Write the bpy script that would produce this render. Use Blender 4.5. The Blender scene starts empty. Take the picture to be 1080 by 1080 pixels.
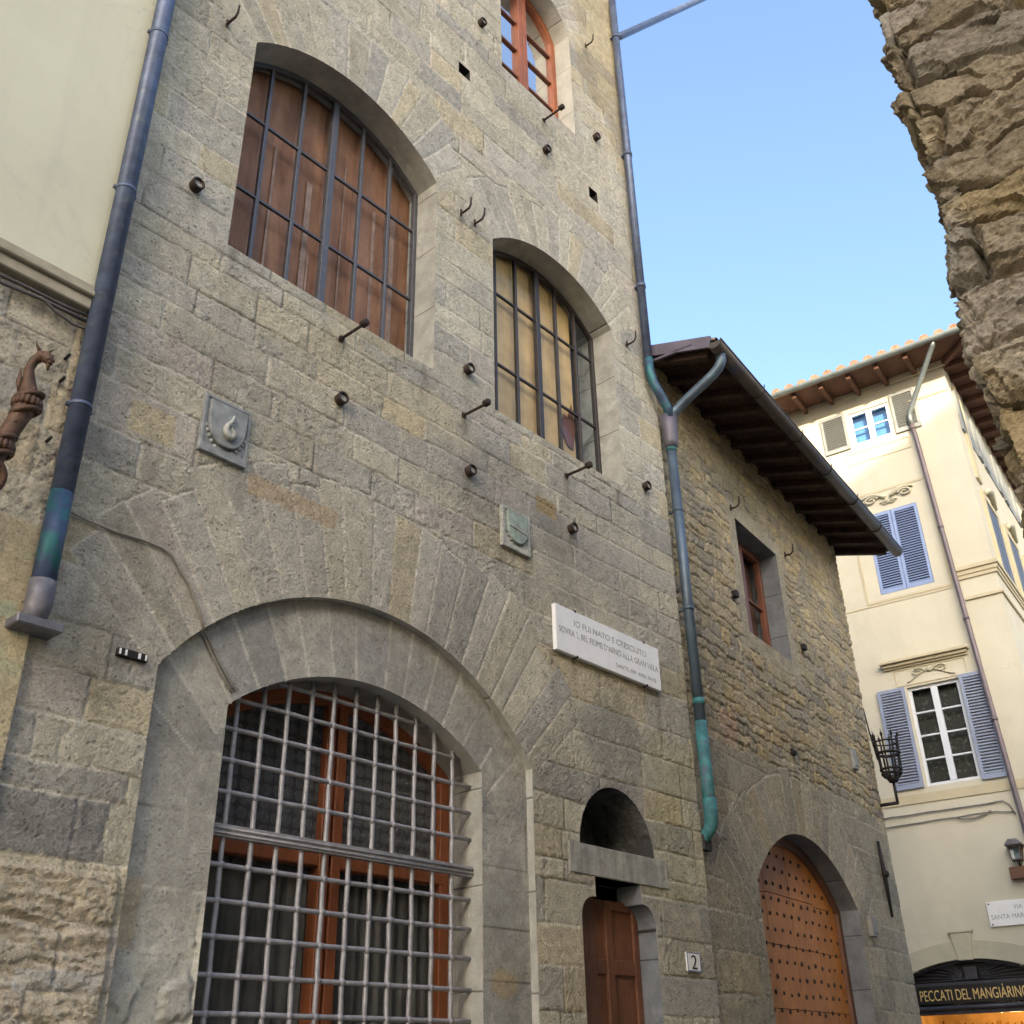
import bpy, bmesh, math, random
import numpy as np
from mathutils import Vector, Matrix

random.seed(7)
S = bpy.context.scene
COL = S.collection
R_ = math.radians

# ------------------------------------------------------------------ camera, sky, sun, exposure
cam = bpy.data.cameras.new('camera'); camo = bpy.data.objects.new('camera', cam); COL.objects.link(camo)
cam.sensor_width = 36.0; cam.sensor_fit = 'HORIZONTAL'; cam.lens = 36.0 * 1104 / 1080
cam.clip_start = 0.05; cam.clip_end = 2000
Rw = Matrix(((0.66260056, 0.34446662, 0.66505882),
             (-0.74871107, 0.32811582, 0.57599631),
             (-0.01980482, -0.87959238, 0.4753157)))
M = Matrix([[Rw[i][0], -Rw[i][1], -Rw[i][2]] for i in range(3)]).to_4x4()
M.translation = Vector((0, -5.5, 1.6))
camo.matrix_world = M
S.camera = camo

SUN_EL, SUN_AZ = 17.0, 228.6          # azimuth of the sun measured clockwise from +Y
w = bpy.data.worlds.new('World'); S.world = w; w.use_nodes = True
nt = w.node_tree; nt.nodes.clear()
sky = nt.nodes.new('ShaderNodeTexSky'); sky.sky_type = 'NISHITA'; sky.sun_disc = False
sky.sun_elevation = R_(SUN_EL); sky.sun_rotation = R_(SUN_AZ)
sky.air_density = 1.0; sky.dust_density = 6.0; sky.ozone_density = 2.5
bg = nt.nodes.new('ShaderNodeBackground'); bg.inputs['Strength'].default_value = 0.15
wo = nt.nodes.new('ShaderNodeOutputWorld')
nt.links.new(sky.outputs[0], bg.inputs[0]); nt.links.new(bg.outputs[0], wo.inputs[0])

sl = bpy.data.lights.new('sun', 'SUN'); sl.energy = 2.6; sl.angle = R_(0.5); sl.color = (1.0, 0.82, 0.55)
so = bpy.data.objects.new('sun', sl); COL.objects.link(so)
sdir = Vector((math.sin(R_(SUN_AZ)) * math.cos(R_(SUN_EL)), math.cos(R_(SUN_AZ)) * math.cos(R_(SUN_EL)), math.sin(R_(SUN_EL))))
so.rotation_euler = sdir.to_track_quat('Z', 'Y').to_euler(); so.location = sdir * 60

S.view_settings.view_transform = 'Standard'; S.view_settings.look = 'None'
S.view_settings.gamma = 1.0; S.view_settings.use_curve_mapping = False
S.view_settings.exposure = 2.12

# ------------------------------------------------------------------ frames (planes the facades lie in)
class Frame:
    def __init__(s, o, u):
        s.o = Vector(o); s.u = Vector(u).normalized(); s.z = Vector((0, 0, 1)); s.n = s.u.cross(s.z)
    def P(s, u, o, z): return s.o + s.u * u + s.n * o + s.z * z
A = R_(6.43)
U2 = Vector((math.cos(A), math.sin(A), 0)); N2 = Vector((-math.sin(A), math.cos(A), 0))
F1 = Frame((0, 0, 0), (1, 0, 0))
F2 = Frame(Vector((8.99, 0, 0)) + N2 * 0.03, U2)
F3 = Frame((20, 0, 0), -N2)
F3S = Frame(F3.P(0.48, 0, 0), U2)
FR = Frame((3.125, -4.81, 0), -N2)
W0 = Frame((0, 0, 0), (1, 0, 0))

# ------------------------------------------------------------------ noise
class VN:
    def __init__(s, seed): s.t = np.random.RandomState(seed).rand(256, 256)
    def n(s, u, v):
        iu = np.floor(u).astype(int); iv = np.floor(v).astype(int); fu = u - iu; fv = v - iv
        fu = fu * fu * (3 - 2 * fu); fv = fv * fv * (3 - 2 * fv)
        a = s.t[iu & 255, iv & 255]; b = s.t[(iu + 1) & 255, iv & 255]
        c = s.t[iu & 255, (iv + 1) & 255]; d = s.t[(iu + 1) & 255, (iv + 1) & 255]
        return (a * (1 - fu) + b * fu) * (1 - fv) + (c * (1 - fu) + d * fu) * fv
_vn = {}
def fbm(u, v, sc, octv=3, seed=0, rough=0.5):
    if seed not in _vn: _vn[seed] = VN(seed)
    t = 0; a = 1; s = 0
    for i in range(octv):
        t = t + a * _vn[seed].n(u * sc + 17.3 * i + 100, v * sc + 9.1 * i + 100); s += a; a *= rough; sc *= 2.03
    return t / s            # 0..1
def sstep(a, b, x):
    t = np.clip((x - a) / (b - a), 0, 1); return t * t * (3 - 2 * t)

# ------------------------------------------------------------------ object helpers
def tag(o, label=None, cat=None, group=None, kind=None):
    if label: o['label'] = label
    if cat: o['category'] = cat
    if group: o['group'] = group
    if kind: o['kind'] = kind
    return o
def thing(name, loc, label, cat, group=None):
    o = bpy.data.objects.new(name, None); COL.objects.link(o); o.location = loc
    o.empty_display_size = 0.2
    return tag(o, label, cat, group)
def wloc(o):
    v = Vector((0, 0, 0))
    while o is not None: v += o.location; o = o.parent
    return v
def link_mesh(name, me, mat, parent=None, loc=None):
    o = bpy.data.objects.new(name, me)
    if mat is not None:
        for m in (mat if isinstance(mat, (list, tuple)) else [mat]): me.materials.append(m)
    COL.objects.link(o)
    if parent is not None:
        o.parent = parent; off = wloc(parent)
    else:
        off = Vector(loc) if loc is not None else Vector((0, 0, 0)); o.location = off
    if off.length > 0: me.transform(Matrix.Translation(-off))
    return o
def copy_tree(o, delta, parent=None):
    c = o.copy(); COL.objects.link(c); c.parent = parent
    if parent is None: c.location = o.location + delta
    for ch in o.children: copy_tree(ch, delta, c)
    return c

def facets(s, z, cs, cz, seed, off, tilt):
    """split stone: broken faces, each a tilted plane with a sharp edge"""
    rs = np.random.RandomState(seed); T = rs.rand(64, 64, 5)
    gi = np.floor(s / cs).astype(int); gj = np.floor(z / cz).astype(int); best = np.full(s.shape, 99.0); out = np.zeros(s.shape)
    for a in (-1, 0, 1):
        for b in (-1, 0, 1):
            i = gi + a; j = gj + b; q = T[i & 63, j & 63]
            ds = s - (i + q[..., 0]) * cs; dz = z - (j + q[..., 1]) * cz; d = (ds / cs) ** 2 + (dz / cz) ** 2
            hh = off * (q[..., 2] - 0.5) * 2 + tilt * (q[..., 3] - 0.5) * 2 * ds + tilt * (q[..., 4] - 0.35) * 2 * dz
            m = d < best; best = np.where(m, d, best); out = np.where(m, hh, out)
    return out
class MB:
    """collects shapes in the (u, out, z) coordinates of a frame"""
    def __init__(s, fr=W0): s.f = fr; s.v = []; s.q = []; s.sm = []; s.mi = []; s.m = 0
    def add(s, pts, faces, smooth=False):
        b = len(s.v); s.v += [s.f.P(*p) for p in pts]
        for f in faces: s.q.append([b + i for i in f]); s.sm.append(smooth); s.mi.append(s.m)
    def box(s, u0, u1, o0, o1, z0, z1):
        p = [(u, o, z) for u in (u0, u1) for o in (o0, o1) for z in (z0, z1)]
        s.add(p, [(0, 1, 3, 2), (4, 6, 7, 5), (0, 4, 5, 1), (2, 3, 7, 6), (0, 2, 6, 4), (1, 5, 7, 3)])
    def obox(s, a, b, wd, th, up=(0, 0, 1)):
        """bar of section wd x th from a to b (frame coords)"""
        a = Vector(a); b = Vector(b); d = (b - a).normalized(); up = Vector(up)
        x = d.cross(up).normalized(); y = x.cross(d)
        p = [tuple(e + x * (i * wd / 2) + y * (j * th / 2)) for e in (a, b) for i in (-1, 1) for j in (-1, 1)]
        s.add(p, [(0, 1, 3, 2), (4, 6, 7, 5), (0, 4, 5, 1), (2, 3, 7, 6), (0, 2, 6, 4), (1, 5, 7, 3)])
    def tube(s, path, r, n=10, cap=True, smooth=True):
        P = [Vector(p) for p in path]; rr = r if isinstance(r, (list, tuple)) else [r] * len(P)
        pts = []; prev = None
        for i, p in enumerate(P):
            d = (P[min(i + 1, len(P) - 1)] - P[max(i - 1, 0)]).normalized()
            if prev is None:
                x = d.cross(Vector((0.31, 0.17, 0.93)));
                if x.length < 0.1: x = d.cross(Vector((1, 0, 0)))
            else: x = prev - d * prev.dot(d)
            x.normalize(); prev = x; y = d.cross(x)
            for k in range(n):
                t = 2 * math.pi * k / n; pts.append(tuple(p + (x * math.cos(t) + y * math.sin(t)) * rr[i]))
        f = []
        for i in range(len(P) - 1):
            for k in range(n):
                k2 = (k + 1) % n; f.append((i * n + k, i * n + k2, (i + 1) * n + k2, (i + 1) * n + k))
        s.add(pts, f, smooth)
        if cap:
            m = len(P) - 1
            s.add(pts[:n], [list(range(n))[::-1]]); s.add(pts[m * n:], [list(range(n))])
    def prism(s, poly, o0, o1):
        n = len(poly); p = [(u, o0, z) for u, z in poly] + [(u, o1, z) for u, z in poly]
        s.add(p, [list(range(n)), list(range(n, 2 * n))[::-1]] + [(i, (i + 1) % n, n + (i + 1) % n, n + i) for i in range(n)])
    def band(s, pa, pb, o0, o1, closed=False):
        """solid between two polylines of equal length (window frame heads, arch trims)"""
        n = len(pa); p = [(u, o, z) for q in (pa, pb) for o in (o0, o1) for u, z in q]
        f = []; m = n if closed else n - 1
        for i in range(m):
            j = (i + 1) % n
            f += [(i, j, 2 * n + j, 2 * n + i), (n + i, 3 * n + i, 3 * n + j, n + j), (i, n + i, n + j, j), (2 * n + i, 2 * n + j, 3 * n + j, 3 * n + i)]
        if not closed:
            for i in (0, n - 1): f.append((i, 2 * n + i, 3 * n + i, n + i))
        s.add(p, f)
    def strip(s, poly, o0, o1, closed=False, back=False):
        n = len(poly); p = [(u, o0, z) for u, z in poly] + [(u, o1, z) for u, z in poly]
        s.add(p, [(i, (i + 1) % n, n + (i + 1) % n, n + i) for i in range(n if closed else n - 1)])
        if back: s.add([(u, o1, z) for u, z in poly], [list(range(n))])
    def face(s, poly, o): s.add([(u, o, z) for u, z in poly], [list(range(len(poly)))])
    def ball(s, c, r, n=10, sc=(1, 1, 1)):
        m = n // 2; pts = []
        for i in range(m + 1):
            a = math.pi * i / m
            for k in range(n):
                t = 2 * math.pi * k / n
                pts.append((c[0] + r * sc[0] * math.sin(a) * math.cos(t), c[1] + r * sc[1] * math.sin(a) * math.sin(t), c[2] + r * sc[2] * math.cos(a)))
        s.add(pts, [(i * n + k, i * n + (k + 1) % n, (i + 1) * n + (k + 1) % n, (i + 1) * n + k) for i in range(m) for k in range(n)], True)
    def build(s, name, mat, parent=None, bevel=0, recalc=True, loc=None):
        me = bpy.data.meshes.new(name); me.from_pydata([tuple(v) for v in s.v], [], s.q)
        me.polygons.foreach_set('use_smooth', s.sm); me.polygons.foreach_set('material_index', s.mi)
        if recalc or bevel:
            bm = bmesh.new(); bm.from_mesh(me)
            bmesh.ops.remove_doubles(bm, verts=bm.verts, dist=1e-5)
            bmesh.ops.recalc_face_normals(bm, faces=bm.faces)
            if bevel:
                es = [e for e in bm.edges if len(e.link_faces) == 2 and e.calc_face_angle(0) > 0.6]
                bmesh.ops.bevel(bm, geom=es, offset=bevel, segments=1, affect='EDGES', clamp_overlap=True)
            bm.to_mesh(me); bm.free()
        me.update()
        if parent is None and loc is None:
            c = [v.co for v in me.vertices]
            loc = (sum(v.x for v in c) / len(c), sum(v.y for v in c) / len(c), min(v.z for v in c))
        return link_mesh(name, me, mat, parent, loc)

class Arch:
    def __init__(s, u0, u1, zb, zs, zc=None, R=None):
        s.u0, s.u1, s.zb, s.zs, s.zc, s.R = u0, u1, zb, zs, zc, R; s.c = (u0 + u1) / 2; s.hw = (u1 - u0) / 2
    def sdf(s, u, z):
        d = np.maximum(np.abs(u - s.c) - s.hw, s.zb - z)
        if s.R is None: return np.maximum(d, z - s.zs)
        a = np.hypot(u - s.c, z - s.zc) - s.R
        return np.maximum(d, np.where(z > min(s.zc, s.zs - 0.3), a, -9) if s.zc < s.zs - 0.2 else np.where(z > s.zs - 1e-6, a, -9))
    def spring(s, i=0):
        return s.zs - i if s.R is None else s.zc + math.sqrt(max((s.R - i) ** 2 - (s.hw - i) ** 2, 0))
    def top(s, u, i=0):
        return s.zs - i if s.R is None else s.zc + math.sqrt(max((s.R - i) ** 2 - (u - s.c) ** 2, 0))
    def outline(s, i=0, n=28, zb=None):
        zb = s.zb if zb is None else zb
        if s.R is None: return [(s.u0 + i, zb), (s.u0 + i, s.zs - i), (s.u1 - i, s.zs - i), (s.u1 - i, zb)]
        zs = s.spring(i); a0 = math.atan2(zs - s.zc, -(s.hw - i)); a1 = math.atan2(zs - s.zc, s.hw - i)
        return [(s.u0 + i, zb)] + [(s.c + (s.R - i) * math.cos(a0 + (a1 - a0) * k / n), s.zc + (s.R - i) * math.sin(a0 + (a1 - a0) * k / n)) for k in range(n + 1)] + [(s.u1 - i, zb)]
    def shift(s, du): return Arch(s.u0 + du, s.u1 + du, s.zb, s.zs, s.zc, s.R)

# ------------------------------------------------------------------ materials
def new_mat(name):
    m = bpy.data.materials.new(name); m.use_nodes = True; t = m.node_tree; t.nodes.clear()
    o = t.nodes.new('ShaderNodeOutputMaterial'); b = t.nodes.new('ShaderNodeBsdfPrincipled')
    t.links.new(b.outputs[0], o.inputs[0]); return m, t, b
def N(t, k, **kw):
    n = t.nodes.new(k)
    for a, v in kw.items():
        if a in n.inputs: n.inputs[a].default_value = v
        else: setattr(n, a, v)
    return n
def mixc(t, mode, fac, a, b):
    n = t.nodes.new('ShaderNodeMix'); n.data_type = 'RGBA'; n.blend_type = mode
    for i, v in ((0, fac), (6, a), (7, b)):
        if hasattr(v, 'is_output'): t.links.new(v, n.inputs[i])
        elif i and not hasattr(v, '__len__'): n.inputs[i].default_value = (v, v, v, 1)
        else: n.inputs[i].default_value = v if i == 0 else (*v[:3], 1)
    return n.outputs[2]
def ramp(t, src, stops):
    r = t.nodes.new('ShaderNodeValToRGB'); e = r.color_ramp.elements
    while len(e) < len(stops): e.new(0.5)
    for i, (p, c) in enumerate(stops):
        e[i].position = p; e[i].color = (c, c, c, 1) if not hasattr(c, '__len__') else (*c, 1)
    t.links.new(src, r.inputs[0]); return r.outputs[0]
def noise(t, scale, detail=4, rough=0.6, vec=None, dist=0):
    n = N(t, 'ShaderNodeTexNoise', Scale=scale, Detail=detail, Roughness=rough, Distortion=dist)
    if vec is None:
        vec = t.nodes.new('ShaderNodeNewGeometry').outputs['Position']
    t.links.new(vec, n.inputs['Vector']); return n.outputs[0]
def bump(t, b, src, strength, dist):
    n = N(t, 'ShaderNodeBump', Strength=strength, Distance=dist); t.links.new(src, n.inputs['Height'])
    pn = b.inputs['Normal'].links
    if pn: t.links.new(pn[0].from_socket, n.inputs['Normal'])
    t.links.new(n.outputs[0], b.inputs['Normal'])
def paint(name, col, rough=0.6, metal=0.0, var=0.25, scale=6, bmp=0.15, bdist=0.004, spec=0.4, bscale=60, dirt=None):
    m, t, b = new_mat(name)
    f = ramp(t, noise(t, scale, 6), [(0.3, 1 - var), (0.7, 1 + var * 0.6)])
    c = mixc(t, 'MULTIPLY', 1.0, col, f)
    if dirt:
        d = ramp(t, noise(t, dirt[1], 6, 0.7), [(dirt[2], 0), (dirt[2] + 0.12, 1)])
        c = mixc(t, 'MIX', d, c, dirt[0])
    t.links.new(c, b.inputs['Base Color'])
    b.inputs['Roughness'].default_value = rough; b.inputs['Metallic'].default_value = metal
    b.inputs['Specular IOR Level'].default_value = spec
    if bmp: bump(t, b, noise(t, bscale, 4), bmp, bdist)
    return m
def stone_attr(name, fine=70, fs=0.6, var=0.3, pcol=0.5, rough=0.92, pit=True, pd=0.006):
    m, t, b = new_mat(name)
    at = N(t, 'ShaderNodeAttribute', attribute_name='tint')
    pos = t.nodes.new('ShaderNodeNewGeometry').outputs['Position']
    n1 = noise(t, fine, 5, 0.75, pos); n2 = noise(t, fine * 0.22, 5, 0.7, pos, 0.5)
    c = mixc(t, 'MULTIPLY', 1.0, at.outputs['Color'], ramp(t, n1, [(0.3, 1 - var), (0.5, 1.0), (0.72, 1 + var * 0.9)]))
    c = mixc(t, 'MULTIPLY', 1.0, c, ramp(t, n2, [(0.3, 0.78), (0.7, 1.16)]))
    t.links.new(c, b.inputs['Base Color'])
    b.inputs['Roughness'].default_value = rough; b.inputs['Specular IOR Level'].default_value = 0.15
    bump(t, b, n1, fs, 0.012)
    bump(t, b, n2, fs * 0.7, 0.02)
    if pit:
        v = N(t, 'ShaderNodeTexVoronoi', Scale=fine * 0.55); t.links.new(pos, v.inputs['Vector'])
        wv = noise(t, 9, 3, 0.6, pos)
        p = mixc(t, 'MIX', ramp(t, wv, [(0.45, 0), (0.6, 1)]), 1.0, ramp(t, v.outputs['Distance'], [(0.12, 0), (0.4, 1)]))
        bump(t, b, p, fs * 0.8, pd)
        pc = mixc(t, 'MULTIPLY', pcol, c, p); t.links.new(pc, b.inputs['Base Color'])
    return m
def glass_thin(name, tint=(0.9, 0.95, 1), rough=0.03, wav=0.25, refl=1.0):
    m = bpy.data.materials.new(name); m.use_nodes = True; t = m.node_tree; t.nodes.clear()
    o = t.nodes.new('ShaderNodeOutputMaterial'); mx = t.nodes.new('ShaderNodeMixShader')
    tr = N(t, 'ShaderNodeBsdfTransparent'); tr.inputs[0].default_value = (*tint, 1)
    gl = N(t, 'ShaderNodeBsdfGlossy', Roughness=rough)
    fr = N(t, 'ShaderNodeFresnel', IOR=1.5)
    ml = N(t, 'ShaderNodeMath', operation='MULTIPLY'); ml.inputs[1].default_value = refl
    t.links.new(fr.outputs[0], ml.inputs[0])
    if wav:
        bp = N(t, 'ShaderNodeBump', Strength=wav, Distance=0.01); t.links.new(noise(t, 4, 2), bp.inputs['Height'])
        t.links.new(bp.outputs[0], gl.inputs['Normal'])
    t.links.new(ml.outputs[0], mx.inputs[0]); t.links.new(tr.outputs[0], mx.inputs[1]); t.links.new(gl.outputs[0], mx.inputs[2])
    t.links.new(mx.outputs[0], o.inputs[0]); return m
def wood(name, col, col2, scale=(60, 60, 4), rough=0.5, spec=0.4, frame_rot=0.0):
    m, t, b = new_mat(name)
    pos = t.nodes.new('ShaderNodeNewGeometry').outputs['Position']
    mp = N(t, 'ShaderNodeMapping'); mp.inputs['Scale'].default_value = scale; t.links.new(pos, mp.inputs['Vector'])
    g = noise(t, 1.0, 6, 0.65, mp.outputs[0], 0.6)
    c = mixc(t, 'MIX', ramp(t, g, [(0.3, 0), (0.72, 1)]), col, col2)
    c = mixc(t, 'MULTIPLY', 1.0, c, ramp(t, noise(t, 3, 4, 0.6, pos), [(0.3, 0.75), (0.7, 1.15)]))
    t.links.new(c, b.inputs['Base Color']); b.inputs['Roughness'].default_value = rough
    b.inputs['Specular IOR Level'].default_value = spec
    bump(t, b, g, 0.25, 0.004); return m

M_ash = stone_attr('ashlar_stone', 58, 1.0, 0.34, pcol=0.35)
M_smooth = stone_attr('dressed_grey_stone', 55, 0.55, 0.22, pcol=0.25)
M_rub = stone_attr('rubble_stone', 48, 0.9, 0.45)
M_near = stone_attr('split_stone', 40, 0.8, 0.4, pd=0.003, pcol=0.15)
M_jamb = paint('jamb_stone', (0.385, 0.375, 0.335), 0.85, 0, 0.28, 5, 0.5, 0.01, 0.15, 40, ((0.52, 0.51, 0.45), 3, 0.58))
def jointed(m, period):
    t = m.node_tree; b = next(n for n in t.nodes if n.type == 'BSDF_PRINCIPLED')
    pos = t.nodes.new('ShaderNodeNewGeometry').outputs['Position']; sx = t.nodes.new('ShaderNodeSeparateXYZ'); t.links.new(pos, sx.inputs[0])
    a = N(t, 'ShaderNodeMath', operation='MULTIPLY_ADD'); a.inputs[1].default_value = 0.03; t.links.new(noise(t, 3, 3, 0.5, pos), a.inputs[0]); t.links.new(sx.outputs[2], a.inputs[2])
    p = N(t, 'ShaderNodeMath', operation='PINGPONG'); p.inputs[1].default_value = period; t.links.new(a.outputs[0], p.inputs[0])
    f = ramp(t, p.outputs[0], [(0.0, 0.0), (0.012, 1.0)])
    src = b.inputs['Base Color'].links[0].from_socket
    c = mixc(t, 'MULTIPLY', 1.0, src, ramp(t, p.outputs[0], [(0.0, 0.68), (0.010, 1.0)])); t.links.new(c, b.inputs['Base Color'])
    bump(t, b, f, 0.8, 0.012); return m
M_jambw = paint('pale_jamb_stone', (0.47, 0.455, 0.40), 0.85, 0, 0.2, 5, 0.5, 0.01, 0.15, 40, ((0.45, 0.44, 0.40), 3, 0.6))
M_jambd = paint('dark_blue_grey_jamb_stone', (0.17, 0.18, 0.195), 0.85, 0, 0.28, 5, 0.5, 0.01, 0.15, 40, ((0.23, 0.24, 0.25), 3, 0.6))
for m_, p_ in ((M_jamb, 0.36), (M_jambd, 0.31), (M_jambw, 0.42)): jointed(m_, p_)
M_hole = paint('dark_hole', (0.03, 0.028, 0.025), 0.95, 0, 0.2, 5, 0)
def streaky():
    m, t, b = new_mat('streaked_ledge_stone')
    pos = t.nodes.new('ShaderNodeNewGeometry').outputs['Position']
    mp = N(t, 'ShaderNodeMapping'); mp.inputs['Scale'].default_value = (13, 13, 1.6); t.links.new(pos, mp.inputs['Vector'])
    c = mixc(t, 'MIX', ramp(t, noise(t, 1, 5, 0.65, mp.outputs[0]), [(0.4, 0), (0.62, 1)]), (0.27, 0.265, 0.235), (0.39, 0.375, 0.32))
    c = mixc(t, 'MULTIPLY', 1, c, ramp(t, noise(t, 8, 6, 0.65, pos), [(0.3, 0.72), (0.7, 1.15)]))
    t.links.new(c, b.inputs['Base Color']); b.inputs['Roughness'].default_value = 0.9
    bump(t, b, noise(t, 50, 5, 0.7, pos), 0.6, 0.01); bump(t, b, noise(t, 9, 4, 0.6, pos), 0.6, 0.03); return m
M_sills = streaky()
M_sills_plain = paint('ledge_stone', (0.33, 0.34, 0.31), 0.85, 0, 0.3, 6, 0.4, 0.01, 0.15, 40, ((0.20, 0.20, 0.18), 5, 0.6))
M_relief = paint('carved_grey_stone', (0.27, 0.28, 0.28), 0.8, 0, 0.3, 14, 0.4, 0.006, 0.2, 90, ((0.40, 0.40, 0.38), 9, 0.6))
M_reliefg = paint('green_patina_stone', (0.30, 0.36, 0.31), 0.8, 0, 0.3, 14, 0.4, 0.006, 0.2, 90, ((0.22, 0.23, 0.21), 10, 0.55))
M_reliefp = paint('carved_pale_stone', (0.40, 0.40, 0.35), 0.8, 0, 0.3, 14, 0.5, 0.006, 0.2, 70, ((0.27, 0.27, 0.25), 10, 0.55))
M_marble = paint('white_marble', (0.80, 0.80, 0.79), 0.45, 0, 0.08, 5, 0.1, 0.003, 0.4, 60, ((0.66, 0.66, 0.65), 4, 0.62))
M_letter = paint('worn_lettering', (0.36, 0.36, 0.36), 0.8, 0, 0.45, 14, 0)
M_iron = paint('black_iron', (0.022, 0.019, 0.018), 0.6, 0.3, 0.4, 20, 0.3, 0.004, 0.4, 80)
M_rust = paint('rusty_iron', (0.05, 0.035, 0.028), 0.7, 0.2, 0.4, 20, 0.3, 0.004, 0.3, 80, ((0.10, 0.05, 0.03), 12, 0.58))
M_bronze = paint('brown_wrought_iron', (0.105, 0.058, 0.035), 0.6, 0.35, 0.45, 16, 0.5, 0.008, 0.4, 60)
M_grille = paint('grey_painted_iron', (0.33, 0.32, 0.335), 0.5, 0.25, 0.25, 14, 0.3, 0.003, 0.5, 60, ((0.15, 0.13, 0.13), 11, 0.62))
M_steel = paint('window_bar_paint', (0.085, 0.085, 0.095), 0.5, 0.2, 0.2, 12, 0.1, 0.003, 0.5)
M_steelb = paint('dark_window_bar', (0.045, 0.038, 0.038), 0.5, 0.2, 0.2, 12, 0.1, 0.003, 0.5)
M_pipe = paint('blue_grey_painted_copper', (0.095, 0.12, 0.19), 0.45, 0.3, 0.4, 7, 0.25, 0.006, 0.5, 22, ((0.15, 0.17, 0.20), 6, 0.56))
M_pipe2 = paint('weathered_copper', (0.09, 0.125, 0.165), 0.45, 0.35, 0.3, 5, 0.12, 0.004, 0.5, 30, ((0.10, 0.25, 0.26), 5, 0.63))
M_verd = paint('verdigris', (0.06, 0.20, 0.21), 0.7, 0.15, 0.5, 9, 0.3, 0.004, 0.3, 50, ((0.09, 0.11, 0.15), 8, 0.52))
M_verd2 = paint('dark_verdigris', (0.06, 0.085, 0.155), 0.5, 0.3, 0.4, 9, 0.2, 0.004, 0.4, 50, ((0.03, 0.14, 0.15), 7, 0.47))
M_zinc = paint('zinc', (0.16, 0.155, 0.175), 0.55, 0.3, 0.3, 12, 0.2, 0.004, 0.4, 40, ((0.24, 0.22, 0.22), 9, 0.58))
M_red = wood('red_varnished_timber', (0.24, 0.072, 0.028), (0.36, 0.115, 0.045), (50, 50, 3))
M_redd = wood('red_brown_timber', (0.13, 0.045, 0.025), (0.22, 0.085, 0.045), (45, 45, 3))
M_door = wood('brown_door_timber', (0.125, 0.05, 0.028), (0.20, 0.085, 0.045), (45, 45, 3))
M_stud = wood('orange_oak', (0.42, 0.145, 0.03), (0.55, 0.225, 0.055), (40, 40, 3), 0.6, 0.25)
M_studd = wood('dark_door_frame', (0.10, 0.045, 0.028), (0.17, 0.08, 0.045), (40, 40, 3), 0.6)
M_raft = wood('old_rafter', (0.035, 0.022, 0.018), (0.085, 0.05, 0.038), (20, 20, 20), 0.8, 0.2)
M_raft2 = wood('brown_rafter', (0.085, 0.045, 0.032), (0.155, 0.08, 0.055), (20, 20, 20), 0.8, 0.2)
M_board = wood('rusty_brown_board', (0.19, 0.075, 0.032), (0.42, 0.20, 0.10), (7, 7, 0.9), 0.6, 0.3)
M_batten = paint('pale_dusty_batten', (0.36, 0.22, 0.15), 0.7, 0, 0.4, 9, 0.1)
M_beige = wood('beige_blind', (0.58, 0.35, 0.12), (0.68, 0.44, 0.18), (14, 14, 0.8), 0.6, 0.3)
M_tile = paint('terracotta_tile', (0.27, 0.155, 0.10), 0.85, 0, 0.5, 9, 0.3, 0.006, 0.2, 40, ((0.30, 0.26, 0.21), 5, 0.55))
M_yplast = paint('old_yellow_plaster', (0.60, 0.49, 0.29), 0.9, 0, 0.2, 3, 0.4, 0.006, 0.15, 30, ((0.5, 0.44, 0.33), 3, 0.58))
def plaster(name, col, dirt, streak=0.5):
    m, t, b = new_mat(name)
    pos = t.nodes.new('ShaderNodeNewGeometry').outputs['Position']
    mp = N(t, 'ShaderNodeMapping'); mp.inputs['Scale'].default_value = (5, 5, 0.35); t.links.new(pos, mp.inputs['Vector'])
    c = mixc(t, 'MULTIPLY', 1, col, ramp(t, noise(t, 1.1, 6, 0.6, pos), [(0.3, 0.93), (0.7, 1.04)]))
    c = mixc(t, 'MIX', ramp(t, noise(t, 1, 5, 0.6, mp.outputs[0]), [(0.50, 0), (0.78, streak)]), c, dirt)
    c = mixc(t, 'MIX', ramp(t, noise(t, 0.8, 7, 0.7, pos, 0.8), [(0.56, 0), (0.62, 0.35)]), c, dirt)
    v = N(t, 'ShaderNodeTexVoronoi', Scale=0.9, feature='DISTANCE_TO_EDGE'); mv = N(t, 'ShaderNodeVectorMath', operation='ADD')
    n3 = N(t, 'ShaderNodeTexNoise', Scale=2.5, Detail=5); t.links.new(pos, n3.inputs['Vector']); t.links.new(pos, mv.inputs[0]); t.links.new(n3.outputs[1], mv.inputs[1]); t.links.new(mv.outputs[0], v.inputs['Vector'])
    c = mixc(t, 'MULTIPLY', ramp(t, noise(t, 0.6, 2, 0.5, pos), [(0.55, 0), (0.65, 0.5)]), c, ramp(t, v.outputs['Distance'], [(0.0, 0.55), (0.008, 1)]))
    t.links.new(c, b.inputs['Base Color']); b.inputs['Roughness'].default_value = 0.9; b.inputs['Specular IOR Level'].default_value = 0.15
    bump(t, b, noise(t, 40, 4, 0.6, pos), 0.2, 0.004); bump(t, b, noise(t, 2.2, 3, 0.5, pos), 0.25, 0.03); return m
M_cream = plaster('cream_plaster', (0.56, 0.525, 0.42), (0.48, 0.45, 0.355), 0.35)
M_plast = plaster('pale_yellow_plaster', (0.58, 0.56, 0.425), (0.47, 0.45, 0.355), 0.5)
M_creamd = paint('cream_trim', (0.50, 0.44, 0.305), 0.85, 0, 0.08, 3, 0.12, 0.004, 0.15, 40)
M_arch = paint('stone_shop_arch', (0.46, 0.435, 0.33), 0.85, 0, 0.1, 4, 0.15, 0.004, 0.15, 40)
M_blue = paint('blue_shutter_paint', (0.25, 0.325, 0.53), 0.5, 0, 0.1, 4, 0.05, 0.002, 0.4)
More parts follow.
